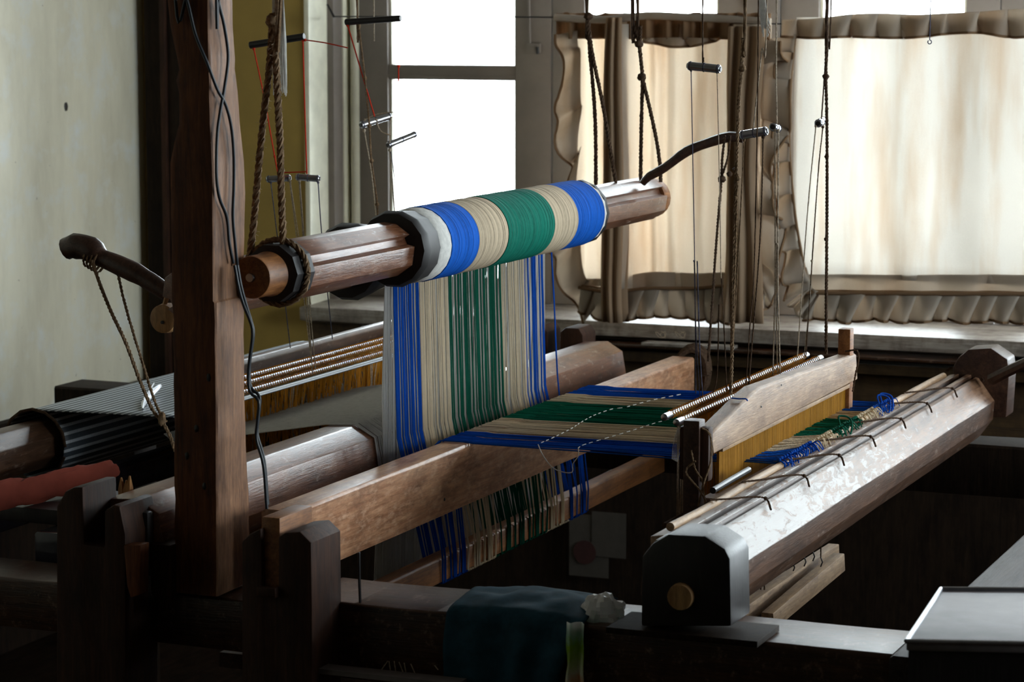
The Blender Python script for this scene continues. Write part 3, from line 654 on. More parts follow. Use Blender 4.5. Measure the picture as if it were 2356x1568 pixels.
# ================================================================== RIGHT LOOM: heddles, batten, reed, tie rod, cloth beam
hd = thing('heddle_set', (-1.28, 4.1, .73), 'two shiny metal heddle rods with fine thread heddles just left of the pale batten', 'heddle')
for dx, dz, y0, y1 in ((-.012, .008, 3.735, 4.52), (.006, 0, 3.74, 4.55)):
    B().lathe_y(-1.28+dx, .922+dz, [(y0, .0038), (y0+.001, .0055), (y1, .0055), (y1+.001, .003)], 12).make('metal_rod', 'metal', hd)
    b = B()
    for k in range(70):
        y = y0+.03+(y1-y0-.05)*k/70; c_ = Vector((-1.28+dx, y, .922+dz))
        b.tube([c_+Vector((.0068*math.cos(q), .0015*q/3, .0068*math.sin(q))) for q in [i*1.05 for i in range(7)]], .0009, 3)
    b.make('heddle_loops', 'gold', hd, kind='stuff')
    b = B(); rn = random.Random(3)
    for k in range(150):
        y = 3.80+.70*k/150+rn.uniform(-.001, .001); b.tube([Vector((-1.28+dx, y, .918+dz)), Vector((-1.28+dx+rn.uniform(-.003, .003), y, .845)), Vector((-1.28+dx, y, .765))], .0008, 3, False)
    b.make('heddle_threads', 'gold' if dx > 0 else 'twine', hd, kind='stuff')
    B().lathe_y(-1.28+dx, .76, [(3.74, .003), (3.741, .005), (4.55, .005), (4.551, .003)], 10).make('lower_rod', 'drope', hd)
b = B()
for k in range(7): b.tube(smooth([P(1562, 980+k, y=3.76), P(1553+k*2, 1000, y=3.76), P(1548+k*3, 1030, y=3.76+.002*k), P(1546+k*2, 1056+k, y=3.76)], .01), .0005, 3)
b.make('loose_threads', 'white', hd, kind='stuff')
ba = thing('batten', (-1.215, 4.1, .79), 'pale wooden batten with humped top rail, holding the yellow reed over the warp', 'batten')
prof = []; rings = []
by0, by1 = 3.70, 4.53
for i in range(25):
    t = i/24; y = by0+(by1-by0)*t
    top = .918+.040*(t/.3 if t < .3 else 1-(t-.3)/.7*.45)*1.0; top = .916+.038*min(1, t/.28) - (.018*max(0, (t-.28)/.72))
    bot = .884+.004*t
    rings.append([Vector((-1.232, y, bot)), Vector((-1.232, y, top-.003)), Vector((-1.229, y, top)), Vector((-1.207, y, top)), Vector((-1.203, y, top-.003)), Vector((-1.200, y, bot+.002)), Vector((-1.203, y, bot))])
B().loft(rings).make('top_rail', 'batten', ba, bevel=.0012)
B().box(-1.223, -1.205, 3.76, 4.52, .878, .885).make('reed_rib', 'pale', ba, bevel=.001)
b = B(); rn = random.Random(5)
for k in range(290):
    y = 3.765+.745*k/290; b.box(-1.2165, -1.2125, y, y+.0014+rn.uniform(0, .0006), .812, .88)
b.make('reed_dents', 'reed', ba, kind='stuff')
B().box(-1.226, -1.204, 3.72, 4.52, .795, .813).make('lower_rail', 'batten', ba, bevel=.002)
# end posts
B().prism_z([(-1.240, 3.672), (-1.214, 3.672), (-1.214, 3.700), (-1.240, 3.700)], .775, .938, 6, .001).make('end_post', 'lever', ba, bevel=.003)
B().box(-1.248, -1.20, 3.676, 3.699, .845, .928).make('end_cap', 'dark', ba, bevel=.006)
B().prism_z([(-1.228, 4.495), (-1.205, 4.495), (-1.205, 4.52), (-1.228, 4.52)], .80, P(1943, 760, x=-1.21).z, 6, .001).make('end_post', 'board2', ba, bevel=.003)
for (pts, Yq) in (([(1615, 985), (1634, 1000), (1635, 1060), (1618, 1120), (1628, 1170)], 3.665), ([(1590, 1035), (1600, 1080), (1617, 1110), (1606, 1165)], 3.665), ([(1600, 1060), (1578, 1085), (1612, 1130), (1630, 1168)], 3.66)):
    B().rope(HY(pts, Yq), .0018).make('binding_cord', 'rope', ba)
B().rope([P(1945, 808, y=4.49), P(1972, 806, y=4.49), P(1975, 830, y=4.49), P(1968, 862, y=4.49), P(1962, 900, y=4.5)], .002).make('binding_cord', 'drope', ba)
for (hx_, hy_) in ((1798, 885), (1752, 935)): B().ball(P(hx_, hy_, x=-1.2005), .002, 6, 5, (.3, 1.4, 1)).make('nail_hole', 'black', ba)
B().tube(smooth([P(1683, 915, y=3.86), P(1700, 917, y=3.86), P(1716, 917, y=3.86), P(1720, 922, y=3.86)], .004), .0012, 5).make('blue_snippet', 'tblue', ba)
# pale breast slat below the tie rod
bsl = beam('breast_slat', [(-1.185, .785), (-1.185, .822), (-1.163, .826), (-1.160, .822), (-1.160, .785)], 3.37, 4.62, 'batten', 'pale worn slat lying just below the tie rod, in front of the batten', 'slat', seed=6)
B().tube(smooth([P(1640, 1128, y=3.62), P(1680, 1104, y=3.7), P(1722, 1080, y=3.8)], .05), .005, 10).make('dark_pipe', 'dmetal', label='short dark pipe beside the pale slat under the batten', cat='pipe')
# tie rod
tr_ = thing('tie_rod', (TX, 4.1, .83), 'round pale stick with the warp ends knotted on it, corded to the cloth beam', 'rod')
B().tube([(TX+.0015*math.sin(i), 3.36+(4.995-3.36)*i/14, TZ+.001*math.cos(i*2)) for i in range(15)], .0062, 12).make('stick', 'pale', tr_)
rn = random.Random(12); kb = {k: B() for k in range(5)}
for k in range(5):
    y = TR[k]
    while y < TR[k+1]:
        c_ = Vector((TX, y, TZ)); r_ = .0082
        kb[k].tube(smooth([c_+Vector((r_*math.cos(q), .004*q/6, r_*math.sin(q))) for q in [i*.9+rn.random() for i in range(8)]], .01), .0016, 5)
        kb[k].ball(c_+Vector((-.002, rn.uniform(-.002, .002), .010)), .0034, 6, 5)
        if rn.random() < .5: kb[k].tube(smooth([c_+Vector((.002, 0, .009)), c_+Vector((.012, rn.uniform(-.02, .01), .014)), c_+Vector((.018, rn.uniform(-.02, .02), -.004))], .005), .0011, 4)
        y += rn.uniform(.008, .013)
kn = ['blue_knots', 'beige_knots', 'green_knots', 'beige_knots', 'blue_knots']
for k in range(5): kb[k].make(kn[k], tm[k], tr_, kind='stuff')
for yy, mat in ((4.24, 'tgreen'), (4.52, 'tblue'), (4.50, 'tblue')):
    B().tube(smooth([Vector((TX, yy, TZ+.012)), Vector((TX-.006, yy+.015, TZ+.026)), Vector((TX+.012, yy+.02, TZ+.022)), Vector((TX+.02, yy, TZ+.004)), Vector((TX+.015, yy-.02, TZ-.012))], .004), .0017, 6).make('yarn_loop', mat, tr_)
# cords from stick to cloth beam groove
crd = [((1640, 1165), (1700, 1168), (1748, 1180), (1776, 1196)), ((1715, 1107), (1770, 1112), (1835, 1125), (1864, 1143)), ((1805, 1050), (1870, 1056), (1915, 1070), (1944, 1088)), ((1885, 1007), (1950, 1012), (1990, 1023), (2016, 1040)),
       ((1960, 960), (2020, 967), (2060, 978), (2085, 998)), ((2040, 923), (2100, 930), (2125, 940), (2145, 956)), ((2085, 890), (2140, 892), (2180, 900), (2203, 913)), ((2190, 848), (2230, 845), (2262, 858), (2264, 868))]
for k, pp in enumerate(crd):
    a = P(*pp[0], x=TX+.004); e = P(*pp[3], x=-1.08); yq = a.y; 
    pts = [Vector((TX-.007, yq, TZ)), Vector((TX, yq, TZ+.0075)), Vector((TX+.022, yq+(e.y-yq)*.3, .846)), Vector((-1.112, yq+(e.y-yq)*.7, .845)), Vector((-1.09, e.y, .841)), Vector((-1.078, e.y-.012, .827))]
    ct = B().rope(pts, .0017).make('tie_cord', 'drope', tr_)
    sub(ct, B().rope([p+Vector((0, .012, -.002)) for p in pts[:4]], .0013), 'return_cord', 'drope')
    sub(ct, B().ball(pts[4], .003, 6, 5), 'knot', 'drope')
# cloth beam
cb = thing('cloth_beam', (-1.11, 3.2, .735), 'big pale faceted cloth beam running away at the right, with black end block', 'roller')
cp = [(-1.155, .72), (-1.168, .76), (-1.165, .812), (-1.146, .836), (-1.128, .838), (-1.127, .826), (-1.114, .826), (-1.113, .838), (-1.103, .838), (-1.102, .828), (-1.096, .828), (-1.095, .834), (-1.088, .832), (-1.056, .789), (-1.058, .752), (-1.085, .715)]
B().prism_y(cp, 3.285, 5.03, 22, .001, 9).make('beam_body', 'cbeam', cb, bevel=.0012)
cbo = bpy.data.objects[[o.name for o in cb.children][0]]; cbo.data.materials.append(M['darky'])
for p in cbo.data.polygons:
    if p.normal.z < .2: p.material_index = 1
bk = [P(*q, y=3.2) for q in ((1474, 1441), (1476, 1280), (1500, 1250), (1537, 1228), (1622, 1232), (1668, 1262), (1680, 1285), (1683, 1441))]
bp = [(q.x, max(q.z, .734)) for q in bk]
B().prism_y(bp, 3.2, 3.285, 2).make('end_block', 'black', cb, bevel=.005)
B().lathe_y((bk[0].x+bk[7].x)/2-.006, .782, [(3.19, .0), (3.1905, .017), (3.197, .018), (3.21, .018)], 18).make('tenon', 'disc', cb)
fb = [P(*q, y=5.03) for q in ((2192, 880), (2192, 845), (2205, 822), (2228, 803), (2280, 800), (2318, 826), (2322, 860), (2315, 960), (2200, 960))]
B().prism_y([(q.x, q.z) for q in fb], 5.03, 5.10, 2).make('far_block', 'lever', cb, bevel=.004)
B().tube([P(2282, 872, y=5.0), P(2310, 858, y=4.98), P(2400, 815, y=4.9), P(2480, 790, y=4.85)], [.012, .011, .010, .010], 8).make('handle', 'lever', cb)
ring = smooth([P(a, b_, x=-1.07) for a, b_ in ((1682, 1258), (1690, 1247), (1708, 1246), (1716, 1256), (1708, 1268), (1690, 1270), (1683, 1262))], .002)
def onfacet(px, py):       # the mark lies on the sloping facet
    o, d = CAM, FW+RT*((px-1178)/FPX)-UP*((py-784)/FPX); n = Vector((.043, 0, .032)).normalized(); p0 = Vector((-1.0565, 3.4, .7892)); return o+d*((p0-o).dot(n)/d.dot(n))
B().tube(smooth([onfacet(*q) for q in ((1676, 1250), (1690, 1246), (1710, 1248), (1717, 1258), (1708, 1269), (1690, 1270), (1684, 1262), (1690, 1248))], .003), .0008, 4).make('pen_mark', 'cable', cb, label='small hand-drawn dark loop')
B().box(P(1400, 1440, y=3.2).x, P(1748, 1440, y=3.2).x, 3.19, 3.29, .7245, .733).make('base_board', 'vdark', label='thin board under the black end block on the near rail', cat='board', bevel=.001)
# lamms and their cords under the cloth beam
lm = thing('treadle_lamms', (-1.19, 4.05, .58), 'light wood slats hanging in the dark under the cloth beam', 'lamm')
for k, (a, b_, xx) in enumerate((((1690, 1418), (1918, 1268), -1.21), ((1765, 1425), (1930, 1290), -1.165), ((1650, 1440), (1800, 1330), -1.25))):
    p0 = P(*a, x=xx); p1 = P(*b_, x=xx); dz = .016
    B().loft([[Vector((xx-.010, p.y, p.z-dz)), Vector((xx-.010, p.y, p.z+dz*(.9 if e else .7))), Vector((xx+.010, p.y, p.z+dz*(.9 if e else .7))), Vector((xx+.012, p.y, p.z-dz))] for e, p in enumerate((p0, p0.lerp(p1, .5), p1))]).make('slat', 'pale', lm, bevel=.002)
for k, (a, zt_, ze) in enumerate([((1705, 1345), 1300, 1385), ((1722, 1345), 0, 1378), ((1738, 1340), 0, 1392), ((1750, 1335), 0, 1395), ((1758, 1330), 0, 1390), ((1824, 1260), 0, 1315), ((1850, 1248), 0, 1302), ((1870, 1240), 0, 1290), ((1888, 1240), 0, 1303)]):
    p = P(a[0], ze, y=4.0 if a[0] < 1800 else 4.16); top = Vector((p.x, p.y, .765)); B().rope([top+Vector((.002, 0, 0)), (top+p)/2, p+Vector((0, 0, .015))], .0014).make('cord', 'drope', lm)
    B().tube([p+Vector((0, 0, .016)), p+Vector((.003, 0, .008)), p], .0012, 5).make('wire_hook', 'dmetal', lm)

# ================================================================== LEFT LOOM
lh = thing('golden_heddle_set', (-2.27, 4.5, .78), 'shiny metal heddle rods with fringe of golden thread heddles on the left loom', 'heddle')
for k, (dx, dz) in enumerate(((-.022, .012), (-.004, .006), (.014, -.004))):
    B().lathe_y(-2.27+dx, .858+dz, [(4.02, .003), (4.021, .0055), (5.02, .0055), (5.021, .003)], 10).make('metal_rod', 'metal', lh)
    b = B()
    for q in range(110):
        y = 4.03+.98*q/110; c_ = Vector((-2.27+dx, y, .858+dz))
        b.tube([c_+Vector((.007*math.cos(a), .002*a/3, .007*math.sin(a))) for a in [i*1.05 for i in range(7)]], .0011, 3)
    b.make('heddle_loops', 'gold', lh, kind='stuff')
b = B(); bw = B(); rn = random.Random(9)
for k in range(700):
    y = 4.02+1.0*rn.random(); dx = rn.choice((-.022, -.004, .014)); L = .095+.02*noise.noise(Vector((y*30, 1, 0)))+rn.uniform(-.008, .008)
    tgt = bw if (rn.random() < .06+.25*max(0, noise.noise(Vector((y*12, 5, 0))))) else b
    tgt.tube([Vector((-2.27+dx, y, .855)), Vector((-2.27+dx*.6+rn.uniform(-.006, .006), y+rn.uniform(-.003, .003), .855-L*.6)), Vector((-2.27+rn.uniform(-.01, .01), y+rn.uniform(-.004, .004), .855-L-.03))], .0011, 3, False)
b.make('golden_heddles', 'gold', lh, kind='stuff'); bw.make('white_heddles', 'twine', lh, kind='stuff')
lb = thing('left_batten', (-2.38, 4.6, .80), 'dark wooden batten with bright polished top edge behind the golden heddles', 'batten')
B().prism_y([(-2.40, .835), (-2.40, .872), (-2.394, .881), (-2.378, .881), (-2.372, .872), (-2.372, .835)], 4.2, 5.1, 12, .001).make('top_rail', 'darky', lb, bevel=.002)
B().box(-2.395, -2.378, 4.2, 5.08, .79, .835).make('reed', 'gold', lb)
B().box(-2.40, -2.372, 4.2, 5.1, .76, .79).make('lower_rail', 'darky', lb, bevel=.002)
# amber side board seen behind heddles
beam('amber_crossboard', [(-2.13, .64), (-2.13, .768), (-2.09, .77), (-2.085, .766), (-2.085, .64)], 3.40, 5.12, 'board2', 'dark amber board between tall post and golden heddles', seed=11)
# woven cloth and cloth roll
m, nt, bb = nodes('striped_cloth'); at_ = nt.nodes.new('ShaderNodeAttribute'); at_.attribute_name = 'arc'
mu = nt.nodes.new('ShaderNodeMath'); mu.operation = 'MULTIPLY'; nt.links.new(at_.outputs['Fac'], mu.inputs[0]); mu.inputs[1].default_value = 2*math.pi/.015
si = nt.nodes.new('ShaderNodeMath'); si.operation = 'SINE'; nt.links.new(mu.outputs[0], si.inputs[0])
cc = ramp(nt, si.outputs[0], [(.25, (.07, .09, .11)), (.6, (.62, .68, .72))])
fn = noise_n(nt, coords(nt, (300, 300, 300)), 1, 2); cc = mixc(nt, .5, cc, ramp(nt, fn, [(.3, (.6,)*3), (.7, (1,)*3)]), 'MULTIPLY')
nt.links.new(cc, bb.inputs['Base Color']); bb.inputs['Roughness'].default_value = .5; bb.inputs['Specular IOR Level'].default_value = .5; M['striped'] = m
lc_ = thing('striped_cloth_roll', (-2.53, 3.9, .70), 'grey and white striped cloth stretched flat and wound on the roller at far left', 'cloth roll')
CX, CZ, CR = -2.53, .782, .062
arc = [(CX+CR*math.cos(a), CZ+CR*math.sin(a)) for a in [math.pi/2-i*math.pi/12 for i in range(0, 24)]]
outl = [(-2.225, .849), (-2.30, .848), (-2.40, .847), (CX+.03, CZ+CR+.001)]+[(CX+CR*math.sin(-a), CZ+CR*math.cos(a)) for a in [0+i*math.pi/14 for i in range(29)]]
rows_ = []
for i in range(41):
    y = 3.9+1.05*i/40; rows_.append([Vector((x, y, z)) for x, z in outl])
clo = B().grid(rows_).make('cloth', 'striped', lc_, solid=.0015, ang=60)
arcl = [0]
for a, b_ in zip(outl, outl[1:]): arcl.append(arcl[-1]+math.hypot(a[0]-b_[0], a[1]-b_[1]))
att = clo.data.attributes.new('arc', 'FLOAT', 'POINT'); att.data.foreach_set('value', arcl*41)
B().prism_y([(CX+a, CZ+b_) for a, b_ in octg(.045)], 3.58, 5.1, 10, .001).make('beam_body', 'darky', lc_, bevel=.003)
B().tube([Vector((CX+.064*math.cos(a*.4), 3.9, CZ+.064*math.sin(a*.4))) for a in range(16)], .003, 6).make('cloth_edge', 'drope', lc_)
te = thing('steel_temple', P(350, 915, z=.855), 'small pointed steel clip lying on the striped cloth left of the post', 'clip')
q = [P(328, 940, z=.852), P(332, 925, z=.854), P(348, 905, z=.858), P(365, 890, z=.862), P(372, 886, z=.864)]
B().tube(smooth(q, .01), [.0015]+[.006*math.sin(math.pi*(i+1)/(len(smooth(q, .01))+1))+.001 for i in range(len(smooth(q, .01))-1)], 8).make('clip_body', 'metal', te)
B().tube([q[1]+Vector((-.002, 0, .004)), q[3]+Vector((-.01, 0, .006))], .002, 6).make('clip_arm', 'dmetal', te)
# dark beams lower left + red cloth
beam('dark_side_beam', [(-2.42, .70), (-2.42, .742), (-2.415, .748), (-2.385, .75), (-2.375, .744), (-2.375, .70)], 3.37, 5.12, 'redge', 'dark glossy-edged beam below the red cloth at lower left', seed=12)
beam('blue_edged_beam', [(-2.19, .70), (-2.19, .748), (-2.185, .752), (-2.12, .752), (-2.11, .745), (-2.11, .70)], 3.37, 5.12, 'redge', 'dark varnished beam with bright edge behind the splintered peg', seed=13)
rc = B(); rr_ = []
a0, a1 = P(-40, 1150, z=.80), P(262, 1085, z=.80)
for i in range(19):
    t = i/18; c_ = a0.lerp(a1, t); rad = .026*(1-.15*t)*(1 if t < .93 else .55)
    rr_.append([c_+Vector((0, math.cos(a)*rad*1.5, math.sin(a)*rad*.9))*(1+.22*noise.noise(Vector((t*7, math.cos(a)*1.6, math.sin(a)*1.6)))) for a in [2*math.pi*j/22 for j in range(22)]])
    rr_[-1] = [c_+(p-c_) if False else p for p in rr_[-1]]
rr_ = []
for i in range(40):
    t = i/39; c_ = a0.lerp(a1, t); rad = .024*(1-.12*t)*(1 if t < .95 else .6)
    ring = []
    for j in range(28):
        a = 2*math.pi*j/28; d = 1+.25*noise.noise(Vector((t*6, math.cos(a)*1.6, math.sin(a)*1.6)))+.1*noise.noise(Vector((t*22, a*2, 4)))
        ring.append(c_+Vector((0, math.cos(a)*rad*1.5*d, math.sin(a)*rad*.95*d)))
    rr_.append(ring)
B().loft(rr_).make('red_cloth_bundle', 'redcloth', label='rolled brick-red cloth lying at lower left below the striped roll', cat='cloth')
B().box(-2.62, -2.13, 3.42, 3.60, .752, .776).make('shelf_board', 'black', label='dark board under the rolled red cloth', cat='board', bevel=.002)
pgp = thing('splintered_peg', P(290, 1150, y=3.3), 'short splintered orange wooden peg standing left of the post foot', 'peg')
b = B()
for dx, top in ((-6, 1098), (3, 1104), (9, 1094)):
    c_ = P(288+dx, 1150, y=3.3); tp = P(287+dx*1.3, top, y=3.3); b.loft([[c_+Vector((.006*math.cos(a), .006*math.sin(a), -.02)) for a in (0, 1.2, 2.5, 4, 5.2)], [c_.lerp(tp, .5)+Vector((.0065*math.cos(a), .005*math.sin(a), 0)) for a in (0, 1.2, 2.5, 4, 5.2)], [tp+Vector((.0015*math.cos(a), .0015*math.sin(a), 0)) for a in (0, 1.2, 2.5, 4, 5.2)]])
b.make('splinters', 'peg', pgp)
# crooked lever with ropes, wooden pulley disc
lv = thing('crooked_lever', P(390, 650, y=3.6), 'knobbed dark branch lever sticking out left of the post, with twine at its neck', 'lever')
pp = smooth(HY([(152, 572), (172, 566), (208, 572), (228, 590), (270, 608), (320, 632), (365, 660), (395, 680), (440, 700), (520, 716)], 3.62), .008)
L = len(pp); rad = []
for i, p in enumerate(pp):
    t = i/L; r_ = .018 if t < .03 else .0215 if t < .16 else .0215-.007*(t-.16)/.06 if t < .22 else .0145+.004*math.sin((t-.22)*9)*.5
    rad.append(r_+.0018*noise.noise(p*40))
B().tube(pp, rad, 12).make('branch', 'lever', lv, ang=60)
b = B()
nk = P(222, 588, y=3.62)
for k in range(4): b.rope([nk+Vector((.006*k-.012+.017*math.cos(a)*.3, .019*math.sin(a), .018*math.cos(a)-.003*k)) for a in [i*math.pi/4 for i in range(9)]], .0022)
b.make('twine_binding', 'rope', lv)
ro = thing('lever_rope', P(390, 1040, y=3.6), 'doubled hemp rope slanting down from the branch lever to the post', 'rope')
for nm, pts, Yq, r_ in (('rope_strand', [(212, 598), (225, 640), (255, 715), (290, 790), (320, 870), (350, 940), (372, 968), (390, 1000), (403, 1038)], 3.60, .0034), ('rope_strand', [(272, 632), (285, 690), (308, 770), (333, 850), (355, 920), (374, 960), (383, 970)], 3.62, .0028)):
    B().rope(HY(pts, Yq), r_).make(nm, 'rope', ro)
B().ball(P(373, 962, y=3.6), .010, 8, 6, (.7, .7, 1.3)).make('knot', 'rope', ro)
pu = thing('wooden_disc', P(372, 770, y=3.5), 'round pale wooden disc with central hole, just left of the post', 'disc')
dc = P(380, 732, y=3.5)
B().lathe_y(dc.x, dc.z, [(3.49, .018), (3.492, .022), (3.505, .0235), (3.52, .022), (3.522, .018)], 30).make('disc', 'disc', pu)
B().lathe_y(P(374, 741, y=3.489).x, P(374, 741, y=3.489).z, [(3.4865, .001), (3.4868, .0026), (3.492, .003)], 10).make('hole', 'black', pu)
B().tube(HY([(393, 645), (385, 680), (377, 705), (372, 716)], 3.5), [.006, .0045, .0035, .003], 8).make('neck', 'disc', pu)

# ================================================================== ROPES AND STRINGS FROM ABOVE
TOP = CEIL-.002
def up(p, x=None): return Vector((p.x if x is None else x, p.y, TOP))
def hrope(name, label, lines, mat='rope', cat='rope', knots=(), fz=0, Yd=None, group=None):
    base = lines[0][0][-1]; t = thing(name, P(*base, y=Yd), label, cat, group)
    for pts, r_, top in lines:
        w_ = HY(pts, Yd)
        if top: w_ = [up(w_[0])]+w_
        B().rope(w_, r_).make('rope_length', mat, t)
        if fz: B().fuzz(w_, r_, fz).make('fibres', 'twine', t, kind='stuff')
    for kx, ky, kr in knots: B().ball(P(kx, ky, y=Yd), kr, 9, 7, (1, 1, .9)).make('knot', mat, t)
    return t
hrope('roller_rope', 'thick hairy rope holding the near end of the striped roller, with knot at top', [
    ([(640, 0), (628, 30), (626, 70), (618, 170), (603, 300), (592, 420), (583, 520), (572, 610)], .0056, True),
    ([(626, 60), (634, 130), (640, 240), (645, 350), (648, 470), (652, 580), (650, 660)], .0056, False)], 'rope', knots=((627, 48, .0105),), fz=500, Yd=3.37)
b = B()
tn_ = thing('rope_girth', (RX, 3.38, RZ+.04), 'rope turn round the roller hub at its near end', 'rope')
B().rope([Vector((RX+.0475*math.cos(a), 3.372, RZ+.0475*math.sin(a))) for a in [math.pi*2*i/12 for i in range(13)]], .005).make('turn', 'rope', tn_)
t = thing('white_tassel', P(645, 215, y=3.5), 'bundle of white cotton threads hanging behind the thick roller rope', 'tassel')
b = B(); rn = random.Random(4)
for k in range(60):
    u_ = rn.uniform(-1, 1); p = P(640+u_*13, -5, y=3.5); e = P(645+u_*16, 205+rn.uniform(-8, 18), y=3.5+rn.uniform(-.01, .01))
    b.tube([up(p), p, (p+e)/2+Vector((rn.uniform(-.002, .002), 0, 0)), e], .0008, 3, False)
b.make('threads', 'white', t, kind='stuff')
hrope('far_roller_rope', 'dark rope loop holding the far end of the rollers, left one before the curtain', [
    ([(1350, 0), (1352, 40), (1358, 130), (1366, 220), (1370, 300), (1371, 420), (1372, 440)], .0042, True), ([(1352, 40), (1362, 120), (1385, 230), (1402, 330), (1416, 414), (1420, 436)], .0042, False)], 'drope', knots=((1354, 38, .009),), Yd=4.80)
hrope('far_roller_rope', 'dark rope with two knots holding the roller beside the crank stick', [
    ([(1455, 0), (1462, 60), (1470, 100), (1478, 178), (1476, 260), (1474, 405), (1474, 425)], .0042, True), ([(1467, 0), (1474, 60), (1472, 98)], .0036, True), ([(1478, 178), (1495, 250), (1510, 320), (1518, 375), (1520, 418)], .0042, False)], 'drope', knots=((1470, 101, .009), (1477, 177, .009)), Yd=4.90)
# batten suspension
hrope('batten_rope', 'thick knotted cord carrying the near end of the pale batten', [([(1715, 0), (1709, 90), (1706, 160), (1700, 230), (1698, 270), (1694, 400), (1690, 520), (1686, 650), (1684, 800), (1681, 905)], .0032, True), ([(1697, 400), (1694, 520), (1690, 640), (1686, 780)], .0024, False)], 'rope', knots=((1708, 158, .006), (1697, 410, .005), (1693, 455, .004)), Yd=3.88)
hrope('batten_rope', 'beaded dark cord carrying the far end of the pale batten, before the right curtain', [([(1903, 0), (1902, 110), (1900, 175), (1902, 250), (1903, 400), (1902, 560), (1901, 700), (1901, 815)], .0032, True)], 'drope', knots=((1900, 176, .006), (1902, 360, .004), (1901, 550, .004)), Yd=4.42)
hrope('stick_rope', 'dark cord looped over the crank stick and running down behind the batten', [([(1668, 312), (1662, 360), (1660, 405), (1657, 450), (1648, 560), (1640, 680), (1631, 805), (1630, 830)], .0030, False), ([(1680, 312), (1675, 360), (1664, 395), (1660, 408)], .0028, False)], 'drope', knots=((1661, 412, .008), (1678, 400, .006), (1690, 390, .005)), Yd=4.8)
t = thing('small_hook', P(2139, 100, y=4.6), 'tiny wire hook hanging on a string before the right curtain valance', 'hook')
p = P(2140, 60, y=4.6); B().tube([up(p), p, P(2139, 92, y=4.6)], .0009, 4).make('string', 'bluestring', t)
B().tube([P(2139, 92, y=4.6)+Vector((.0035*math.sin(a), 0, .0035*math.cos(a)-.0035)) for a in [i*.7 for i in range(9)]], .0009, 4).make('hook_ring', 'bluestring', t)

def rod(name, label, a, b_, Y, r, mat, strings, grp, dY=0.0, ring=True):
    A, E = P(*a, y=Y), P(*b_, y=Y+dY); mid = (A+E)/2
    t = thing(name, mid, label, 'rod', grp)
    d = (E-A).normalized()
    B().tube([A, A+d*.001, E-d*.001, E], [r*.85, r, r, r*.85], 12).make('tube', mat, t)
    if ring:
        for q in (A-d*.0003, E+d*.0003): B().tube([q-d*.0012, q+d*.0012], r*.62, 10).make('end_bore', 'black', t)
        for q in (A+d*.004, E-d*.004, mid): B().tube([q-d*.0008, q+d*.0008], r*1.1, 10).make('string_tie', 'bluestring', t)
    for pts, m_, rr, top, twist in strings:
        w_ = HY(pts, Y)
        if top: w_ = [up(w_[0])]+w_
        (B().rope(w_, rr) if twist else B().tube(smooth(w_, .03), rr, 5)).make('string', m_, t)
        if not top: B().ball(w_[0], rr*2.4, 6, 5).make('knot', m_, t)
        for q in w_[2:-1]: B().ball(q, rr*1.9, 6, 5).make('knot', m_, t)
    return t
LG = 'suspension rods of the left loom'; RG = 'suspension rods of the right loom'
rod('suspension_bar', 'thin dark bar hung highest at top left, before the window frame', (795, 51), (922, 42), 4.55, .0062, 'dmetal', [([(860, 0), (861, 40)], 'twine', .0016, True, True), ([(800, 58), (830, 160), (862, 268)], 'red', .0014, False, False), ([(917, 152), (917, 188)], 'red', .0014, False, False), ([(822, 0), (826, 60), (840, 180), (850, 290), (855, 370), (868, 470), (870, 560)], 'rope', .0024, True, True)], LG, ring=False)
rod('suspension_bar', 'thin dark bar with red strings hung before the olive wall', (575, 104), (700, 84), 4.3, .0066, 'dmetal', [([(638, 0), (638, 92)], 'twine', .0014, True, True), ([(584, 112), (606, 215), (632, 360), (640, 400)], 'red', .0014, False, False), ([(697, 92), (701, 240), (706, 400)], 'red', .0014, False, False), ([(702, 92), (745, 98), (800, 110)], 'red', .0012, False, False), ([(650, 397), (706, 395)], 'red', .0012, False, False)], LG, ring=False)
def dn(x0, y0, x1, y1, x2=None, y2=None): return [(x0, y0), (x1, y1)]+([(x2, y2)] if x2 else [])
rod('suspension_rod', 'metal tube behind the thick rope, left of a twin tube', (614, 412), (668, 409), 4.3, .0062, 'metal', [(dn(623, 420, 640, 560, 668, 800), 'bluestring', .0010, False, False), (dn(666, 415, 682, 540, 720, 860), 'twine', .0011, False, False), (dn(668, 418, 690, 560, 715, 700), 'twine', .0010, False, False)], LG, dY=.01)
rod('suspension_rod', 'metal tube on a red string at the edge of the bright window jamb', (682, 407), (735, 411), 4.3, .0062, 'metal', [(dn(688, 416, 697, 540, 718, 840), 'twine', .0012, False, False), (dn(732, 420, 742, 560, 765, 780), 'bluestring', .0010, False, False), (dn(690, 416, 706, 620, 726, 850), 'twine', .0010, False, False)], LG, dY=.01)
rod('suspension_rod', 'tilted metal tube with curly twine, upper of two beside the bare window', (830, 288), (898, 267), 4.6, .0068, 'metal', [(dn(838, 300, 855, 400, 865, 500), 'twine', .0016, False, True), (dn(866, 275, 875, 300, 900, 312), 'twine', .0012, False, True), (dn(840, 275, 868, 262, 905, 258), 'twine', .0010, False, False)], LG, dY=.06)
rod('suspension_rod', 'tilted metal tube, lower of two beside the bare window', (892, 334), (956, 308), 4.6, .0062, 'metal', [(dn(897, 345, 905, 450, 912, 560), 'twine', .0016, False, True), (dn(900, 270, 897, 300, 897, 330), 'twine', .0011, False, False), (dn(899, 345, 910, 430, 922, 560), 'bluestring', .0008, False, False)], LG, dY=.06)
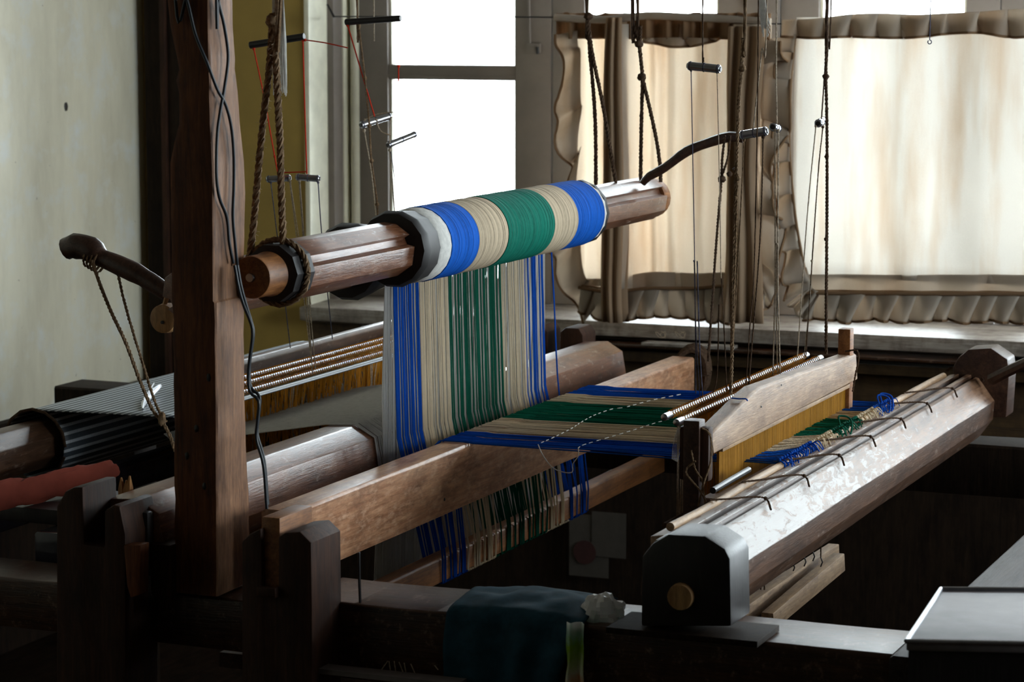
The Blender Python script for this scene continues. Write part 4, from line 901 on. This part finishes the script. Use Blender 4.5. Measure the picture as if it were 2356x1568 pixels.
rod('suspension_rod', 'blue-grey metal tube hanging before the left curtain', (1583, 151), (1657, 159), 3.95, .0068, 'metal', [([(1617, 0), (1619, 142)], 'drope', .0014, True, True), (dn(1590, 163, 1598, 590, 1601, 905), 'bluestring', .0008, False, False), (dn(1650, 168, 1655, 400, 1659, 640), 'twine', .0008, False, False), (dn(1597, 600, 1602, 780, 1612, 930), 'bluestring', .0008, False, False)], RG)
rod('suspension_rod', 'pale metal tube beside the tip of the crank stick', (1704, 311), (1765, 301), 4.1, .0072, 'metal', [([(1765, 0), (1752, 120), (1733, 296)], 'twine', .0012, True, True), (dn(1756, 315, 1748, 560, 1722, 890), 'drope', .0014, False, True), (dn(1712, 322, 1700, 560, 1680, 905), 'rope', .0012, False, True)], RG)
rod('suspension_rod', 'metal tube seen end-on with twine, between the two curtains', (1778, 292), (1790, 296), 4.25, .0068, 'metal', [([(1787, 0), (1787, 284)], 'twine', .0015, True, True), (dn(1783, 300, 1783, 640, 1778, 865), 'twine', .0012, False, True), (dn(1791, 300, 1790, 640, 1795, 865), 'twine', .0012, False, True), (dn(1787, 560, 1786, 700, 1789, 860), 'twine', .0011, False, True)], RG, dY=.04)
rod('suspension_rod', 'metal tube seen end-on before the right curtain', (1882, 284), (1896, 277), 4.45, .0068, 'metal', [([(1912, 0), (1903, 90), (1890, 274)], 'drope', .0013, True, True), (dn(1877, 290, 1857, 500, 1833, 840), 'twine', .0011, False, True), (dn(1893, 292, 1880, 430, 1854, 820), 'drope', .0012, False, True), (dn(1868, 600, 1862, 700, 1850, 825), 'twine', .0010, False, True)], RG, dY=.05)
# more heddle cords
for k, pts in enumerate(([(1604, 600), (1610, 800), (1618, 930)], [(1660, 640), (1668, 800), (1672, 900)], [(1654, 700), (1650, 860), (1640, 905)], [(1745, 0), (1742, 300), (1735, 620), (1726, 740), (1716, 885)])):
    B().rope(HY(pts, 3.95), .0011).make('heddle_cord', 'drope' if k else 'bluestring', hd)
# white frayed bundle at top between curtains
t = thing('frayed_white_bundle', P(1760, 80, y=4.4), 'frayed white thread bundle at the top between the two curtains', 'tassel')
b = B(); rn = random.Random(8)
for k in range(40):
    p = P(1752+rn.uniform(-9, 9), -5, y=4.4); e = P(1758+rn.uniform(-7, 14), 60+rn.uniform(-10, 25), y=4.4)
    b.tube([up(p), p, (p+e)/2+Vector((rn.uniform(-.003, .003), 0, 0)), e], .0007, 3, False)
b.make('threads', 'white', t, kind='stuff')

# ================================================================== CABLES ON THE POST
PX = cor[-1][1]+.0035
c1 = thing('electric_cable', P(560, 700, y=3.2), 'pair of black electric cables crossing on the tall post and dropping beside it', 'cable')
def cable(pts): B().tube(smooth(pts, .006), .0024, 8).make('cable', 'cable', c1)
fr1 = [P(a, b_, y=3.206) for a, b_ in ((400, -80), (430, 0), (450, 80), (478, 148))]
fr1 = [up(fr1[0])]+fr1
cable(fr1+[P(a, b_, x=-1.776) for a, b_ in ((500, 205), (518, 238), (532, 290), (538, 360), (538, 430), (536, 500), (541, 560), (546, 610))])
q = [P(a, b_, x=-1.776) for a, b_ in ((497, -60), (502, 0), (516, 60), (525, 130), (517, 200), (508, 250), (500, 310), (498, 400), (505, 455), (522, 500), (528, 560), (537, 605))]
cable([up(q[0])]+q)
lo = [(546, 610), (555, 660), (566, 700), (578, 740), (583, 770), (574, 840), (577, 890), (597, 912), (594, 960), (592, 1000), (608, 1060), (616, 1160)]
cable([P(a, b_, y=3.245) for a, b_ in lo]); cable([P(a-6+(4 if b_ > 700 else 0), b_+(10 if b_ > 800 else 0), y=3.24) for a, b_ in lo])

# ================================================================== FOREGROUND
def drape(name, label, mat, ztop, cols, rowsf, Yb=3.38, Yf=3.215, zb=.45):
    pass
nc = B(); G = []
xa, xb = P(1030, 1400, y=3.22).x, P(1345, 1430, y=3.22).x
for i in range(40):
    u_ = i/39; row = []
    for j in range(46):
        v_ = j/45; x = xa+(xb-xa)*u_
        if v_ < .35:
            s = v_/.35; y = 3.375-(3.375-3.218)*s; z = .7275+.012*max(0, math.sin(math.pi*s))*(1+.8*noise.noise(Vector((x*25, y*25, 0))))+.006*math.sin(math.pi*u_)
            xx = x+.03*(1-s)*(.5-u_)*.6+(.025 if u_ > .8 else 0)*s*0
        else:
            s = (v_-.35)/.65; y = 3.216-.012*min(1, s*6)-.005*noise.noise(Vector((x*30, s*4, 2)))-.004*math.sin(x*90); z = .7275-.28*s; xx = x-.030*u_*u_*min(1, s*4)
        row.append(Vector((xx, y, z)))
    G.append(row)
nc.grid(G).make('navy_cloth', 'navycloth', label='dark navy cloth draped over the near rail', cat='cloth', solid=.002, ang=180)
# plastic bag
m, nt, bb = nodes('bag_print'); sp_ = nt.nodes.new('ShaderNodeSeparateXYZ'); tc = nt.nodes.new('ShaderNodeTexCoord'); nt.links.new(tc.outputs['Object'], sp_.inputs[0])
nz = noise_n(nt, coords(nt, (40, 40, 25)), 1, 4); ad = nt.nodes.new('ShaderNodeMath'); ad.operation = 'MULTIPLY_ADD'; nt.links.new(nz, ad.inputs[0]); ad.inputs[1].default_value = .08; nt.links.new(sp_.outputs[2], ad.inputs[2])
cc = ramp(nt, ad.outputs[0], [(.10, (.15, .5, .02)), (.19, (.3, .65, .04)), (.225, (.8, .35, .1)), (.25, (.85, .85, .7)), (.285, (.4, .65, .05)), (.30, (.5, .75, .6)), (.325, (.9, .9, .88))])
nt.links.new(cc, bb.inputs['Base Color']); bb.inputs['Roughness'].default_value = .2; transl(nt, bb, cc, .4); M['bag'] = m
pb = thing('plastic_bag', P(1320, 1600, y=3.2), 'crumpled clear plastic bag with green print, tied in a knot on the near rail', 'bag')
pb.location.z = .45; bpy.context.view_layer.update()
kx = P(1385, 1415, y=3.27)
b = B(); rings = []
for i in range(1, 16):
    th = math.pi*i/16; ring = []
    for j in range(28):
        a = 2*math.pi*j/28; d = Vector((math.sin(th)*math.cos(a), math.sin(th)*math.sin(a), math.cos(th))); rr = .029*(1+.45*noise.noise(d*1.8+Vector((3, 1, 7)))+.12*noise.noise(d*6))
        ring.append(kx+Vector((d.x*rr*1.05, d.y*rr, d.z*rr*.95+.002)))
    rings.append(ring)
b.loft(rings).make('crumpled_top', 'bag', pb, ang=20)
G = []
for i in range(12):
    u_ = i/11; row = []
    for j in range(20):
        v_ = j/19; row.append(Vector((P(1303+42*u_, 1450, y=3.2).x+.004*noise.noise(Vector((u_*3, v_*6, 0))), 3.212-.006*math.sin(u_*7+v_*2)-.010, .732-.22*v_)))
    G.append(row)
B().grid(G).make('hanging_tail', 'bag', pb, solid=.0006, ang=60)
a = P(1300, 1440, y=3.24); B().box(P(1285, 1440, y=3.24).x, P(1345, 1440, y=3.24).x, 3.235, 3.36, .7245, .7265).make('paper_sheet', 'white', label='small white sheet between navy cloth and plastic bag on the rail', cat='paper')
# second bag scrap beyond
b = B(); rings = []; k2 = P(1435, 1412, y=3.34)
for i in range(1, 8):
    th = math.pi*i/8; rings.append([k2+Vector((math.sin(th)*math.cos(a_)*.024, math.sin(th)*math.sin(a_)*.015, math.cos(th)*.009))*(1) for a_ in [2*math.pi*j/14 for j in range(14)]])
b.loft([[p+Vector((0, 0, .004*noise.noise(p*80))) for p in r] for r in rings]).make('crumpled_foil', 'tin', label='crumpled silvery foil lying beside the black end block', cat='foil', ang=20)
# bench at right
bn = thing('weaver_bench', (-.60, 3.3, 0), 'dark scuffed plank bench at lower right, running beside the cloth beam', 'bench')
e0 = P(2062, 1470, z=.726).x
print('bench edge', P(2062, 1470, z=.726), P(2356, 1212, z=.726))
M['bench'] = wood('bench_plank', (.02, .014, .012), (.06, .042, .035), 'y', .5, wear=(.16, .15, .14), wth=(.66, .85), spec=.2)
B().prism_y([(-.80, .690), (-.80, .725), (-.795, .729), (-.40, .729), (-.395, .725), (-.395, .690)], 3.2, 4.9, 14, .001).make('plank', 'bench', bn, bevel=.0015)
for xx, yy in ((-.78, 3.38), (-.78, 4.6), (-.45, 3.38), (-.45, 4.6)): B().box(xx, xx+.04, yy, yy+.05, 0,   .69).make('leg', 'vdark', bn, bevel=.003)
# box with metal top nearest to the camera
z_ = .80
c4 = [P(2085, 1478, z=z_), P(2500, 1486, z=z_), P(2560, 1360, z=z_), P(2165, 1357, z=z_)]
print('tin', c4)
tb = thing('tin_topped_box', (c4[0]+c4[1])/2-Vector((0, 0, .071)), 'dark box with shiny metal-rimmed top, blurred at the lower right corner', 'box')
b = B(); b.add([v for v in c4]+[v-Vector((0, 0, .01)) for v in c4], [(0, 1, 2, 3), (4, 7, 6, 5), (0, 4, 5, 1), (1, 5, 6, 2), (2, 6, 7, 3), (3, 7, 4, 0)]); b.make('lid', 'tin', tb, bevel=.002)
cin = sum(c4, Vector())/4
low = [v.lerp(cin, .02) for v in c4]
b = B(); b.add([v-Vector((0, 0, .0101)) for v in low]+[Vector((v.x, v.y, .7295)) for v in low], [(0, 1, 2, 3), (4, 7, 6, 5), (0, 4, 5, 1), (1, 5, 6, 2), (2, 6, 7, 3), (3, 7, 4, 0)]); b.make('case', 'black', tb)
for k in range(4): B().tube([c4[k]+Vector((0, 0, .002)), c4[(k+1) % 4]+Vector((0, 0, .002))], .003, 8).make('rim', 'metal', tb)
# iron pin on rail, lower brace bar, wire twigs, papers
B().tube([P(829, 1392, y=3.235), P(827, 1340, y=3.235), P(826, 1270, y=3.235)], .0022, 6).make('iron_pin', 'dmetal', label='thin iron pin standing on the near rail before the honey-brown board', cat='pin')
B().prism_x([(3.16, .615), (3.16, .622), (3.19, .622), (3.19, .615)], P(718, 1540, y=3.17).x, P(1060, 1565, y=3.17).x, 6).make('metal_strip', 'tin', label='thin grey metal strip at the bottom edge below the near rail', cat='strip')
bpy.data.objects['metal_strip'].location.z = P(718, 1536, y=3.16).z-.007
tw = thing('twine_ends', P(920, 1560, y=3.2), 'tuft of frayed twine ends hanging under the near rail', 'twine')
for k, (a, b_) in enumerate((((892, 1520), (872, 1548)), ((895, 1520), (900, 1555)), ((907, 1520), (912, 1556)), ((918, 1522), (930, 1552)), ((930, 1524), (935, 1552)), ((945, 1526), (960, 1560)), ((1000, 1530), (1008, 1540)))): B().rope(HY([a, b_], 3.20), .0009).make('twine_end', 'twine', tw)
Yp = WY-.055
t = thing('wall_papers', P(1380, 1330, y=Yp), 'dim papers pinned on the dark wall under the window, seen below the looms', 'paper')
for nm, a, b_, mat, d in (('sheet', (1310, 1180), (1400, 1330), 'paper', 0), ('printed_sheet', (1362, 1175), (1440, 1285), 'paper', .002)):
    p = P(*a, y=Yp-d); q = P(*b_, y=Yp-d); B().box(p.x, q.x, Yp-d-.0008, Yp-d, q.z, p.z).make(nm, mat, t)
p = P(1345, 1270, y=Yp-.004); B().tube([p, p+Vector((0, .001, 0))], .03, 20).make('red_disc', 'redink', t)
# plank with curly wire on the sill
pl = thing('sill_slat', P(1600, 785, y=5.93), 'thin slat with curls of wire lying along the window ledge', 'slat')
p = P(1485, 780, y=5.93); q = P(1692, 785, y=5.93)
B().box(p.x, q.x, 5.90, 5.948, .7425, .750).make('slat', 'sill', pl, bevel=.001)
for cxp in (1520, 1565):
    c_ = P(cxp, 770, y=5.92); B().tube([c_+Vector((.012*math.sin(a*1.3), .004*math.cos(a), .008*math.cos(a*1.9))) for a in [i*.5 for i in range(16)]], .0009, 4).make('wire_curl', 'twine', pl)
